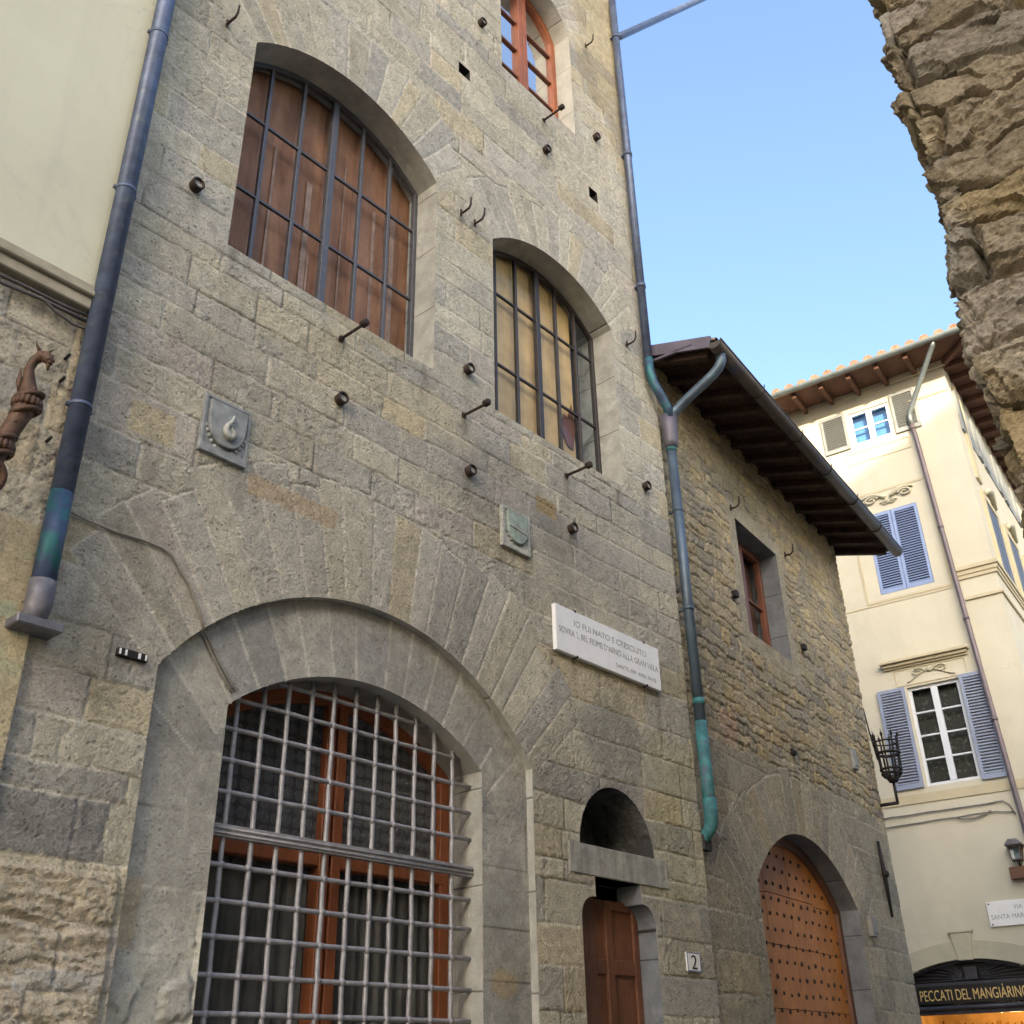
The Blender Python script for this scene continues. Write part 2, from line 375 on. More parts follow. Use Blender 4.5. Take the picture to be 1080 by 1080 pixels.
M_grey = paint('grey_blue_shutter_paint', (0.255, 0.295, 0.40), 0.55, 0, 0.14, 4, 0.05, 0.002, 0.4)
M_greyg = paint('weathered_grey_shutter_paint', (0.22, 0.235, 0.24), 0.6, 0, 0.2, 4, 0.05, 0.002, 0.4)
M_white = paint('white_window_paint', (0.62, 0.65, 0.70), 0.45, 0, 0.05, 4, 0.05, 0.002, 0.4)
M_skyrefl = paint('painted_sky_reflection', (0.13, 0.33, 0.60), 0.8, 0, 0.12, 3, 0.1)  # sky reflection of the top window, painted as a blue sheet behind the glass
M_dark = paint('dark_interior', (0.035, 0.032, 0.03), 0.9, 0, 0.3, 3, 0)
M_net = paint('net_curtain', (0.15, 0.13, 0.105), 0.9, 0, 0.4, 3, 0.2)
M_black = paint('black_fascia', (0.016, 0.015, 0.015), 0.45, 0.1, 0.3, 6, 0.1)
M_fan = paint('dark_painted_iron', (0.055, 0.055, 0.07), 0.5, 0.3, 0.3, 9, 0.1)
M_gold = paint('gold_lettering', (0.72, 0.52, 0.22), 0.45, 0.2, 0.15, 20, 0)
M_ceram = paint('white_ceramic', (0.80, 0.80, 0.76), 0.3, 0, 0.08, 20, 0.05)
M_cblue = paint('blue_ceramic_edge', (0.12, 0.14, 0.32), 0.35, 0, 0.1, 20, 0)
M_cable = paint('grey_cable', (0.10, 0.09, 0.085), 0.7, 0, 0.2, 8, 0)
M_cablet = paint('tan_cable', (0.27, 0.24, 0.19), 0.8, 0, 0.2, 8, 0)
M_cableg = paint('light_grey_cable', (0.22, 0.20, 0.175), 0.7, 0, 0.25, 8, 0)
M_bfab = paint('back_plaster', (0.45, 0.38, 0.28), 0.9, 0, 0.1, 2, 0.1)
M_clear = glass_thin('window_glass', refl=0.05)
M_clearb = glass_thin('sky_facing_glass', (0.85, 0.92, 1), 0.04, 0.2, 1.6)
def bottle_glass():
    m, t, b = new_mat('bottle_glass_lights')
    pos = t.nodes.new('ShaderNodeNewGeometry').outputs['Position']
    v = N(t, 'ShaderNodeTexVoronoi', Scale=11.0, Randomness=0.12, voronoi_dimensions='2D')
    mp = N(t, 'ShaderNodeMapping'); mp.inputs['Rotation'].default_value = (R_(90), 0, 0); t.links.new(pos, mp.inputs['Vector'])
    t.links.new(mp.outputs[0], v.inputs['Vector'])
    d = v.outputs['Distance']
    c = mixc(t, 'MIX', ramp(t, d, [(0.40, 0), (0.5, 1)]), (0.17, 0.195, 0.21), (0.10, 0.112, 0.118))
    t.links.new(c, b.inputs['Base Color']); b.inputs['Roughness'].default_value = 0.12
    b.inputs['Specular IOR Level'].default_value = 0.9
    s = N(t, 'ShaderNodeMath', operation='MULTIPLY'); s.inputs[1].default_value = 42.0; t.links.new(d, s.inputs[0])
    sn = N(t, 'ShaderNodeMath', operation='SINE'); t.links.new(s.outputs[0], sn.inputs[0])
    bump(t, b, sn.outputs[0], 0.8, 0.012); return m
M_bottle = bottle_glass()
def emit(name, col, st):
    m = bpy.data.materials.new(name); m.use_nodes = True; t = m.node_tree; t.nodes.clear()
    o = t.nodes.new('ShaderNodeOutputMaterial'); e = N(t, 'ShaderNodeEmission', Strength=st); e.inputs[0].default_value = (*col, 1)
    t.links.new(e.outputs[0], o.inputs[0]); return m
M_bulb = emit('shop_lamp_glow', (1.0, 0.62, 0.22), 6)

# ------------------------------------------------------------------ stone layouts
def ashlar(u, z, courses, seed, lmin, lmax, warp=0.008):
    rs = np.random.RandomState(seed); c = np.array(courses)
    zw = z + warp * 2 * (fbm(u, z, 1.3, 3, seed + 50) - 0.5) + warp * (fbm(u, z, 9, 2, seed + 51) - 0.5)
    uw = u + warp * 1.4 * (fbm(u, z, 5, 2, seed + 52) - 0.5)
    k = np.clip(np.searchsorted(c, zw) - 1, 0, len(c) - 2)
    dz = np.minimum(zw - c[k], c[k + 1] - zw); du = np.full_like(u, 9.0); sid = np.zeros(u.shape, int)
    umin, umax = u.min() - 2, u.max() + 2
    for i in range(len(c) - 1):
        hgt = c[i + 1] - c[i]; b = [umin - rs.rand() * lmax]
        while b[-1] < umax: b.append(b[-1] + rs.uniform(lmin, lmax) * (0.7 + 0.6 * hgt / (c[-1] - c[0]) * len(c) / 2))
        b = np.array(b); m = (k == i); um = uw[m]; j = np.searchsorted(b, um) - 1
        du[m] = np.minimum(um - b[j], b[j + 1] - um); sid[m] = i * 400 + j
    return sid, np.minimum(dz, du)
def ring(u, z, sid, dist, cx, cz, R0, R1, n, seed, a0=0, a1=math.pi, jit=0.12, center=None):
    rs = np.random.RandomState(seed)
    c2 = center or (cx, cz)
    an = np.arctan2(z - c2[1], u - c2[0]); r = np.hypot(u - cx, z - cz); rr = np.hypot(u - c2[0], z - c2[1])
    ed = a0 + (a1 - a0) * (np.arange(n + 1) + np.concatenate([[0], rs.uniform(-0.13, 0.13, n - 1), [0]])) / n
    k = np.clip(np.searchsorted(ed, an) - 1, 0, n - 1)
    R1k = R1 + rs.uniform(-jit, jit, n)[k]
    d = np.minimum(np.minimum(an - ed[k], ed[k + 1] - an) * rr, R1k - r)
    m = (r > R0 - 0.05) & (d > 0) & (an > a0) & (an < a1)
    near = (r > R0 - 0.05) & (d <= 0) & (d > -0.3) & (an > a0) & (an < a1)
    dist = np.where(m, d, np.where(near, np.minimum(dist, -d), dist))
    sid = np.where(m, 100000 + seed * 1000 + k, sid)
    return sid, dist, m
def tints(sid, pal, seed, jit=0.09):
    uq, inv = np.unique(sid, return_inverse=True); rs = np.random.RandomState(seed)
    p = np.array([c for c, _ in pal]); wt = np.array([x for _, x in pal], float); wt /= wt.sum()
    ci = rs.choice(len(p), len(uq), p=wt); c = p[ci] * (1 + rs.uniform(-jit, jit, (len(uq), 1)))
    return c[inv].reshape(sid.shape + (3,)), rs.rand(len(uq))[inv].reshape(sid.shape), rs.rand(len(uq))[inv].reshape(sid.shape)

def uniq(a, extra, cell):
    a = list(a)
    for e in extra:
        if e <= a[0] or e >= a[-1]: continue
        a = [x for i, x in enumerate(a) if abs(x - e) > 0.45 * cell or i in (0, len(a) - 1)]
        a.append(e); a.sort()
    return np.array(sorted(a))
def field(name, fr, us, zs, openings, layout, mat, parent, base=0.0, cell=0.012, rim=0.03, posf=None):
    """dense relief surface: stones, joints and tooling as geometry, openings cut out of it"""
    us = uniq(us, [e for o in openings for e in (o.u0, o.u1)], cell); zs = uniq(zs, [e for o in openings for e in ((o.zb,) if o.R else (o.zb, o.zs))], cell)
    u, z = np.meshgrid(us, zs, indexing='ij')
    sd = np.full(u.shape, 9.0)
    for op in openings: sd = np.minimum(sd, op.sdf(u, z))
    eps = 1e-3
    if openings:
        def f(a, b):
            s = np.full(a.shape, 9.0)
            for op in openings: s = np.minimum(s, op.sdf(a, b))
            return s
        gu = (f(u + eps, z) - f(u - eps, z)) / (2 * eps); gz = (f(u, z + eps) - f(u, z - eps)) / (2 * eps)
        gl = np.hypot(gu, gz); gl[gl < 0.3] = 1
        sn = np.abs(sd) < 0.62 * cell
        u = np.where(sn, u - sd * gu / gl ** 2, u); z = np.where(sn, z - sd * gz / gl ** 2, z)
    else: sn = np.zeros(u.shape, bool)
    h, col = layout(u, z)
    if openings and rim: h = h * sstep(0.0, rim, sd)
    if posf is None:
        U = np.array(fr.u); NN = np.array(fr.n); Zv = np.array(fr.z); O = np.array(fr.o)
        co = O + u[..., None] * U + (h + base)[..., None] * NN + z[..., None] * Zv
    else: co = posf(u, z, h)
    nu, nz = u.shape; idx = np.arange(nu * nz).reshape(nu, nz)
    strict = (sd > 0) & ~sn
    q = np.stack([idx[:-1, :-1], idx[1:, :-1], idx[1:, 1:], idx[:-1, 1:]], -1).reshape(-1, 4)
    keep = (strict[:-1, :-1] | strict[1:, :-1] | strict[1:, 1:] | strict[:-1, 1:]).reshape(-1)
    q = q[keep]
    used = np.zeros(nu * nz, bool); used[q.ravel()] = True; remap = np.cumsum(used) - 1
    q = remap[q]; co = co.reshape(-1, 3)[used]; col = np.clip(col, 0, 1).reshape(-1, 3)[used]
    me = bpy.data.meshes.new(name); me.vertices.add(len(co)); me.vertices.foreach_set('co', co.astype(np.float32).ravel())
    me.loops.add(q.size); me.loops.foreach_set('vertex_index', q.astype(np.int32).ravel())
    me.polygons.add(len(q)); me.polygons.foreach_set('loop_start', np.arange(0, q.size, 4, dtype=np.int32))
    me.polygons.foreach_set('use_smooth', np.ones(len(q), bool))
    me.update(calc_edges=True)
    at = me.color_attributes.new('tint', 'FLOAT_COLOR', 'POINT')
    at.data.foreach_set('color', np.concatenate([col, np.ones((len(col), 1))], 1).astype(np.float32).ravel())
    me.validate()
    return link_mesh(name, me, mat, parent)

PAL = [((0.455, 0.420, 0.33), 6), ((0.48, 0.440, 0.34), 4), ((0.435, 0.405, 0.335), 5), ((0.48, 0.42, 0.295), 1.5), ((0.37, 0.35, 0.30), 2.0), ((0.45, 0.405, 0.335), 1)]
def finish(u, z, sid, d, pal, seed, jw, jd, amp, off, mort, mstr, light_joint=0.5, rough_k=1.0, vm=None):
    c, r1, r2 = tints(sid, pal, seed)
    j = sstep(0.0, jw, d - 0.003 + 0.004 * (fbm(u, z, 30, 2, seed + 3) - 0.5))
    h = off * (r1 - 0.5) * 2 - jd * (1 - j) * (0.35 + 0.9 * fbm(u, z, 2.2, 3, seed + 7))
    big = fbm(u, z, 7, 3, seed + 1); fine = fbm(u, z, 34, 3, seed + 2, 0.65); vf = fbm(u, z, 75, 1, seed + 9)
    h = h + amp * rough_k * (0.5 + r2) * ((big - 0.5) * 1.4 + (fine - 0.5) * 1.5 + (vf - 0.5) * 0.8) * (0.3 + 0.7 * j)
    pits = sstep(0.66, 0.76, fbm(u, z, 26, 2, seed + 4)) * (r2 > 0.35)
    h = h - pits * amp * 1.1
    c = c * (0.80 + 0.42 * fbm(u, z, 1.1, 4, seed + 5))[..., None] * (0.86 + 0.28 * fbm(u, z, 12, 3, seed + 6))[..., None]
    mm = ((1 - sstep(0.005, 0.015, d)) * sstep(light_joint, light_joint + 0.15, fbm(u, z, 1.6, 3, seed + 8)) * mstr)[..., None]
    if vm is not None:
        vs = (vm * (1 - sstep(0.007, 0.015, d)) * sstep(0.22, 0.42, fbm(u, z, 3, 3, seed + 12)) * 0.85)[..., None]
        mm = np.maximum(mm * (1 - 0.3 * vm[..., None]), vs)
    c = c * (1 - mm) + np.array(mort) * mm
    dk = ((1 - sstep(0.001, 0.009, d)) * (1 - sstep(light_joint - 0.12, light_joint, fbm(u, z, 1.6, 3, seed + 8))) * 0.55 * (1 if vm is None else 1 - 0.8 * vm))[..., None]
    return h, c * (1 - dk)
def stain(c, u, z, cu, cz, ru, rz, col, k, seed, nz=0.5):
    d = np.hypot((u - cu) / ru, (z - cz) / rz) + nz * (fbm(u, z, 3.0, 4, seed) - 0.5) * 2
    m = (k * (1 - sstep(0.55, 1.0, d)))[..., None]
    return c * (1 - m) + c * np.array(col) * m
def patch(c, u, z, u0, u1, z0, z1, col, k, seed):
    e = 0.012 * (fbm(u, z, 12, 2, seed) - 0.5)
    m = (k * ((u > u0 + e) & (u < u1 + e) & (z > z0 + e) & (z < z1 + e)))[..., None]
    return c * (1 - m) + np.array(col) * (0.8 + 0.4 * fbm(u, z, 14, 3, seed))[..., None] * m

# ================================================================== GROUND
g = MB(); g.add([(-150, -150, 0), (150, -150, 0), (150, 150, 0), (-150, 150, 0)], [(0, 1, 2, 3)])
def paving():
    m, t, b = new_mat('street_slabs')
    pos = t.nodes.new('ShaderNodeNewGeometry').outputs['Position']
    br = N(t, 'ShaderNodeTexBrick', Scale=1.0); br.inputs['Color1'].default_value = (0.17, 0.165, 0.15, 1); br.inputs['Color2'].default_value = (0.23, 0.22, 0.20, 1)
    br.inputs['Mortar'].default_value = (0.07, 0.07, 0.065, 1); br.inputs['Mortar Size'].default_value = 0.012
    br.inputs['Brick Width'].default_value = 0.7; br.inputs['Row Height'].default_value = 0.4
    t.links.new(pos, br.inputs['Vector'])
    c = mixc(t, 'MULTIPLY', 1, br.outputs[0], ramp(t, noise(t, 7, 6, 0.65, pos), [(0.3, 0.7), (0.7, 1.2)]))
    t.links.new(c, b.inputs['Base Color']); b.inputs['Roughness'].default_value = 0.75
    bump(t, b, noise(t, 40, 4), 0.3, 0.006); return m
o = g.build('ground', paving(), loc=(0, 0, 0)); tag(o, kind='structure')

# ================================================================== MAIN STONE TOWER HOUSE
tower = thing('stone_house', (5.6, 0, 0), 'tall medieval stone house with big grilled gate and arched barred windows', 'building')
GATE_OUT = Arch(3.08, 6.53, -1, 3.86, 2.57, 2.13)
GATE_IN = Arch(3.64, 6.00, -1, 3.72, 2.28, 1.86)
WIN1 = Arch(3.14, 5.32, 7.18, 9.47, 8.36, 1.56)
WIN2 = Arch(6.14, 8.20, 7.16, 9.29, 8.20, 1.50)
WIN3 = Arch(6.35, 7.75, 12.15, 14.05, 13.78, 0.75)
NICHE = Arch(7.12, 8.20, 3.31, 3.311, 3.31, 0.54)
DOOR = Arch(7.10, 8.14, -1, 2.76, 2.76 - 0.39, 0.6505)
DSLOT = Arch(7.30, 7.95, 2.60, 3.06)
HOLE1 = Arch(5.62, 5.80, 11.38, 11.55); HOLE2 = Arch(7.96, 8.13, 11.24, 11.42)
def door_sdf(u, z):
    du = np.abs(u - 7.62) - 0.52; d = np.maximum(du, z - 2.90)
    r = 0.17; qu = du + r; qz = z - 2.90 + r
    rd = np.where((qu > 0) & (qz > 0), np.hypot(np.maximum(qu, 0), np.maximum(qz, 0)) - r, d)
    return np.maximum(rd, -1 - z)
DOOR.sdf = door_sdf; DOOR.R = 1e9
HK = [(2.84, 9.40, 'iron hook above the left side of the brown boarded window'), (5.66, 9.30, 'left one of the close pair of iron hooks between the two barred windows'),
      (5.86, 9.30, 'right one of the close pair of iron hooks between the two barred windows'), (8.13, 14.2, 'iron hook beside the red timber window at the top'),
      (8.50, 9.24, 'iron hook between the beige blind window and the skyline drainpipe')]
KN = [(2.80, 7.51, 'iron socket between the left drainpipe and the brown boarded window'), (4.29, 6.33, 'iron socket below the brown boarded window, right of the flame shield'),
      (5.75, 7.40, 'iron socket beside the lower left of the beige blind window'), (5.77, 6.31, 'iron socket up left of the green tinted shield stone'),
      (7.21, 6.28, 'iron socket right of the green tinted shield stone, above the marble plaque'), (8.60, 7.33, 'iron socket right of the beige blind window near the wall corner'),
      (5.98, 12.53, 'iron socket at the top, left of the red timber window'), (7.10, 11.34, 'iron socket below the red timber window'), (8.18, 12.44, 'iron socket close to the skyline drainpipe, right of the red window')]
RD = [(4.27, 6.93, 'iron rod with knob below the brown boarded window'), (5.71, 6.88, 'iron rod with knob below the left corner of the beige blind window'),
      (7.19, 6.88, 'iron rod with knob below the right half of the beige blind window'), (7.10, 11.86, 'iron rod with knob below the red timber window')]
COURSES = [0.0, 0.36, 0.72, 1.02, 1.36, 1.70, 2.03, 2.35, 2.65, 2.98, 3.14, 3.39, 3.65, 3.93, 4.27, 4.57, 4.96, 5.24, 5.59, 5.86, 6.12, 6.40, 6.62, 6.9, 7.07, 7.42, 7.72, 7.98,
           8.3, 8.56, 8.9, 9.2, 9.52, 9.8, 10.14, 10.4, 10.75, 11.05, 11.36, 11.6, 11.95, 12.2, 12.55, 12.9, 13.2, 13.5, 13.9, 14.2, 14.6, 15.0, 15.3, 15.7, 16.1, 16.5, 17.0]
def lay_main(u, z):
    sid, d = ashlar(u, z, COURSES, 11, 0.45, 1.15, 0.016)
    sid, d, m0 = ring(u, z, sid, d, 4.81, 2.72, 1.9, 2.92, 21, 21, R_(42), R_(138), 0.13, center=(4.81, 2.2))
    m = m0
    for w_, R1, n_, sd_ in ((WIN1, 2.30, 15, 22), (WIN2, 2.22, 15, 23), (WIN3, 1.30, 13, 24), ):
        a = math.asin(min(1, w_.hw / w_.R)) if w_ is not NICHE else R_(86)
        sid, d, mm = ring(u, z, sid, d, w_.c, w_.zc, w_.R - 0.02, R1, n_, sd_, math.pi / 2 - a - 0.06, math.pi / 2 + a + 0.06, 0.10)
        m = m | mm
    h, c = finish(u, z, sid, d, PAL, 5, 0.014, 0.010, 0.0052, 0.003, (0.62, 0.57, 0.47), 0.75, 0.44, vm=m.astype(float))
    h = h * (1 - 0.35 * m)
    vt = np.random.RandomState(3).rand(400)[sid % 400]; c = c * np.where(m, 0.92 + 0.15 * vt, 1.0)[..., None]
    # run-off streaks down the wall and rust runs under the ironwork
    c = c * (0.88 + 0.22 * fbm(u * 5, z * 0.55, 1.0, 4, 78))[..., None]
    for q0, q1, ln in [(a_[0], a_[1], 0.5) for a_ in KN] + [(a_[0], a_[1], 0.35) for a_ in HK] + [(a_[0], a_[1], 0.4) for a_ in RD] + [(6.86, 4.94, 0.5), (8.5, 4.94, 0.6), (7.15, 4.94, 0.4), (3.14, 5.35, 0.4), (3.49, 5.35, 0.5), (6.2, 5.74, 0.4), (6.54, 5.74, 0.45), (5.2, 7.16, 0.6), (3.2, 7.16, 0.5), (8.1, 7.14, 0.6)]:
        uu = u - q0 + 0.03 * (fbm(u, z, 6, 2, 79) - 0.5); dn = (q1 - z) / ln
        k_ = np.exp(-(uu / (0.035 + 0.03 * np.clip(dn, 0, 1))) ** 2) * (dn > -0.03) * np.clip(1 - dn, 0, 1) * (0.4 + 0.9 * fbm(u * 6, z * 2, 3, 3, 80))
        c = c * (1 - 0.42 * np.clip(k_, 0, 1))[..., None]
    c = stain(c, u, z, 7.7, 4.15, 0.55, 0.75, (0.62, 0.65, 0.70), 0.75, 61)
    c = stain(c, u, z, 6.2, 6.2, 1.0, 0.7, (0.68, 0.69, 0.72), 0.7, 62)
    c = stain(c, u, z, 7.3, 5.9, 1.2, 0.5, (0.74, 0.75, 0.78), 0.6, 63)
    c = patch(c, u, z, 2.2, 2.92, 2.66, 2.965, (0.225, 0.215, 0.20), 0.85, 64)
    c = stain(c, u, z, 2.7, 3.9, 0.3, 0.5, (0.66, 0.66, 0.68), 0.7, 65)
    c = stain(c, u, z, 3.4, 5.9, 1.3, 0.45, (0.78, 0.78, 0.80), 0.6, 66)
    c = stain(c, u, z, 4.6, 6.7, 1.7, 0.4, (1.14, 1.08, 0.95), 0.7, 67)
    c = stain(c, u, z, 8.6, 14.5, 0.8, 2.2, (0.86, 0.78, 0.62), 0.8, 68)
    c = stain(c, u, z, 8.6, 3.6, 0.55, 1.0, (1.05, 1.06, 0.92), 0.8, 69)
    c = patch(c, u, z, 6.70, 7.0, 6.29, 6.47, (0.34, 0.25, 0.13), 0.9, 71)
    c = patch(c, u, z, 2.62, 2.95, 5.28, 5.52, (0.50, 0.42, 0.25), 0.7, 72)
    c = patch(c, u, z, 3.55, 4.35, 5.20, 5.36, (0.46, 0.33, 0.19), 0.6, 73)
    c = patch(c, u, z, 8.32, 8.86, 2.66, 2.92, (0.42, 0.37, 0.29), 0.7, 74)
    bl = sstep(0.0, 0.05, 2.62 - z) * sstep(0.0, 0.05, 3.06 - u)
    h = h + bl * 0.085 * ((1 - np.abs(2 * fbm(u * 0.5, (z + 0.15 * u) * 2.2, 5, 5, 75, 0.6) - 1)) - 0.55)
    c = c * (1 - 0.7 * bl[..., None]) + np.array((0.50, 0.42, 0.31)) * (0.8 + 0.4 * fbm(u, z, 5, 3, 76))[..., None] * 0.7 * bl[..., None]
    c = patch(c, u, z, 2.55, 3.0, 2.02, 2.12, (0.50, 0.49, 0.46), 0.6, 77)
    # crack / open joint from the pipe to the crown of the gate arch
    return h, c
zsm = np.concatenate([np.arange(0, 1.7, 0.06), np.arange(1.7, 10.4, 0.0125), np.arange(10.4, 17.0, 0.021)])
usm = np.arange(2.27, 9.05, 0.0125)
MAIN_OPEN = [GATE_OUT, WIN1, WIN2, WIN3, NICHE, DOOR, DSLOT, HOLE1, HOLE2]
field('wall', F1, usm, zsm, MAIN_OPEN, lay_main, M_ash, tower, cell=0.0125)
b = MB(F1)
b.box(2.27, 2.42, -9, -0.03, 0, 17); b.box(8.90, 9.035, -9, -0.02, 0, 17); b.box(2.42, 8.90, -9, -8.85, 0, 17)
b.box(2.42, 8.90, -8.85, -0.6, 16.6, 16.98); b.box(2.42, 8.90, -8.85, -1.6, 0, 0.1)
b.build('side_wall', M_bfab, tower)
b = MB(F1); b.prism([(1.9, 17.0), (9.4, 17.0), (9.4, 17.2), (5.6, 18.6), (1.9, 17.2)], -9.4, 0.5); b.build('roof', M_tile, tower)

# dressed ring round the gate, set back from the wall face
def lay_ring(u, z):
    sid, d = ashlar(u, z, [-0.2, 0.5, 1.15, 1.75, 2.22, 2.58, 3.02, 3.4, 3.74, 5.5], 31, 3.0, 4.0, 0.004)
    sid, d, m = ring(u, z, sid, d, 4.82, 2.28, 1.8, 2.9, 15, 32, R_(38), R_(142), 0.0)
    pal = [((0.36, 0.345, 0.30), 4), ((0.385, 0.365, 0.31), 3), ((0.325, 0.315, 0.285), 2)]
    h, c = finish(u, z, sid, d, pal, 33, 0.008, 0.004, 0.002, 0.001, (0.56, 0.53, 0.46), 0.6, 0.5, vm=m.astype(float))
    c = c * (0.82 + 0.36 * fbm(u, z, 3.2, 5, 39, 0.6))[..., None]
    sp = sstep(0.46, 0.50, fbm(u, z, 2.6, 5, 34, 0.65)) * sstep(0.05, 0.5, 2.75 - z) * (u < 4.5)
    c = c * (1 - 0.55 * sp[..., None]) + np.array((0.50, 0.49, 0.42)) * 0.55 * sp[..., None]
    h = h - 0.022 * sp * (0.5 + fbm(u, z, 10, 3, 35))
    c = patch(c, u, z, 3.08, 3.22, 2.25, 2.62, (0.42, 0.35, 0.24), 0.8, 36)
    c = stain(c, u, z, 6.25, 2.2, 0.2, 0.12, (1.3, 1.05, 0.7), 0.8, 37, 0.6)
    c = stain(c, u, z, 6.3, 2.6, 0.3, 0.6, (0.8, 0.82, 0.86), 0.7, 38)
    return h, c
field('gate_surround', F1, np.arange(3.0, 6.6, 0.0145), np.arange(0, 4.8, 0.0145), [GATE_IN], lay_ring, M_smooth, tower, base=-0.07, cell=0.0145, rim=0.01)
b = MB(F1); b.strip(GATE_OUT.outline(0, 44, 0), 0.0, -0.085); b.build('gate_reveal', M_jamb, tower)
b = MB(F1); b.strip(GATE_IN.outline(0, 44, 0), -0.07, -0.62); b.build('gate_jamb', M_jamb, tower)

# iron grille: woven round bars with a flat cross bar
b = MB(F1); GU = [3.80 + 0.2 * k for k in range(11)]
GZ = [2.93 - 0.155 - 0.205 * k for k in range(14) if 2.93 - 0.155 - 0.205 * k > 0.1] + [3.21, 3.41, 3.61, 3.81, 4.0]
GZ.sort(); rng = random.Random(3)
def zig(a0, a1, cr, par):
    pts = [a0]
    for i, c_ in enumerate(cr):
        if a0 < c_ - 0.03 and c_ + 0.03 < a1: pts.append(c_)
    pts.append(a1); out = []
    for i, p in enumerate(pts):
        out.append((p, 0.003 * (1 if (i + par) % 2 else -1)))
    return out
for i, u in enumerate(GU):
    t = GATE_IN.top(u) - 0.0
    if u < 3.66 or u > 5.99: continue
    ju = u + rng.uniform(-0.006, 0.006)
    b.tube([(ju + rng.uniform(-0.002, 0.002), -0.20 + o_, z_) for z_, o_ in zig(0.05, t, GZ, i)], 0.0175, 8)
for i, z in enumerate(GZ):
    if z > GATE_IN.spring():
        hw = math.sqrt(max(GATE_IN.R ** 2 - (z - GATE_IN.zc) ** 2, 0)); u0, u1 = GATE_IN.c - hw, GATE_IN.c + hw
    else: u0, u1 = 3.64, 6.0
    jz = z + rng.uniform(-0.006, 0.006)
    b.tube([(u_, -0.20 - o_, jz + rng.uniform(-0.0015, 0.0015)) for u_, o_ in zig(u0, u1, GU, i)], 0.0165, 8)
for u in GU:
    for z in GZ:
        if z < GATE_IN.top(u) - 0.05: b.ball((u, -0.2, z), 0.0275, 8)
b.box(3.64, 6.0, -0.215, -0.165, 2.935, 3.01)
b.tube([(3.64, -0.162, 2.985), (6.0, -0.162, 2.985)], 0.008, 6); b.tube([(3.64, -0.162, 2.955), (6.0, -0.162, 2.955)], 0.008, 6)
b.build('iron_grille', M_grille, tower)

# glazed timber gate behind the grille
b = MB(F1); a_in = GATE_IN; yo0, yo1 = -0.52, -0.42
b.band(a_in.outline(0.0, 28, 0.05), a_in.outline(0.10, 28, 0.05), yo0, yo1)
for s_ in (-1, 1):
    b.box(*(sorted((a_in.c + s_ * 0.012, a_in.c + s_ * 0.095))), yo0, yo1 + 0.012, 0.05, a_in.top(4.82, 0.05))
b.box(3.70, a_in.c - 0.012, yo0, yo1 + 0.006, 2.90, 3.01); b.box(a_in.c + 0.012, 5.94, yo0, yo1 + 0.006, 2.90, 3.01)
b.box(3.70, a_in.c - 0.012, yo0, yo1 + 0.006, 0.05, 0.9); b.box(a_in.c + 0.012, 5.94, yo0, yo1 + 0.006, 0.05, 0.9)
gd = b.build('glazed_gate', M_red, tower, 0.006)
b = MB(F1); oo = [p for p in a_in.outline(0.06, 28, 3.0)]; b.face(oo, -0.47); b.build('fanlight_glass', M_bottle, gd)
b = MB(F1); b.face([(3.7, 0.9), (5.94, 0.9), (5.94, 2.92), (3.7, 2.92)], -0.475); b.build('pane', M_clear, gd)
b = MB(F1)
pts = [(3.66 + 2.3 * k / 150, -0.56 + 0.022 * math.sin(k * 0.83) + 0.01 * math.sin(k * 2.1)) for k in range(151)]
b.add([(u, o_, 0.6) for u, o_ in pts] + [(u, o_, 2.95) for u, o_ in pts], [(i, i + 1, 152 + i, 151 + i) for i in range(150)], True)
b.build('curtain_or_backing', M_net, gd)
b = MB(F1); b.box(3.5, 6.2, -1.0, -0.95, 0, 4.5); b.build('inner_wall', M_dark, tower)

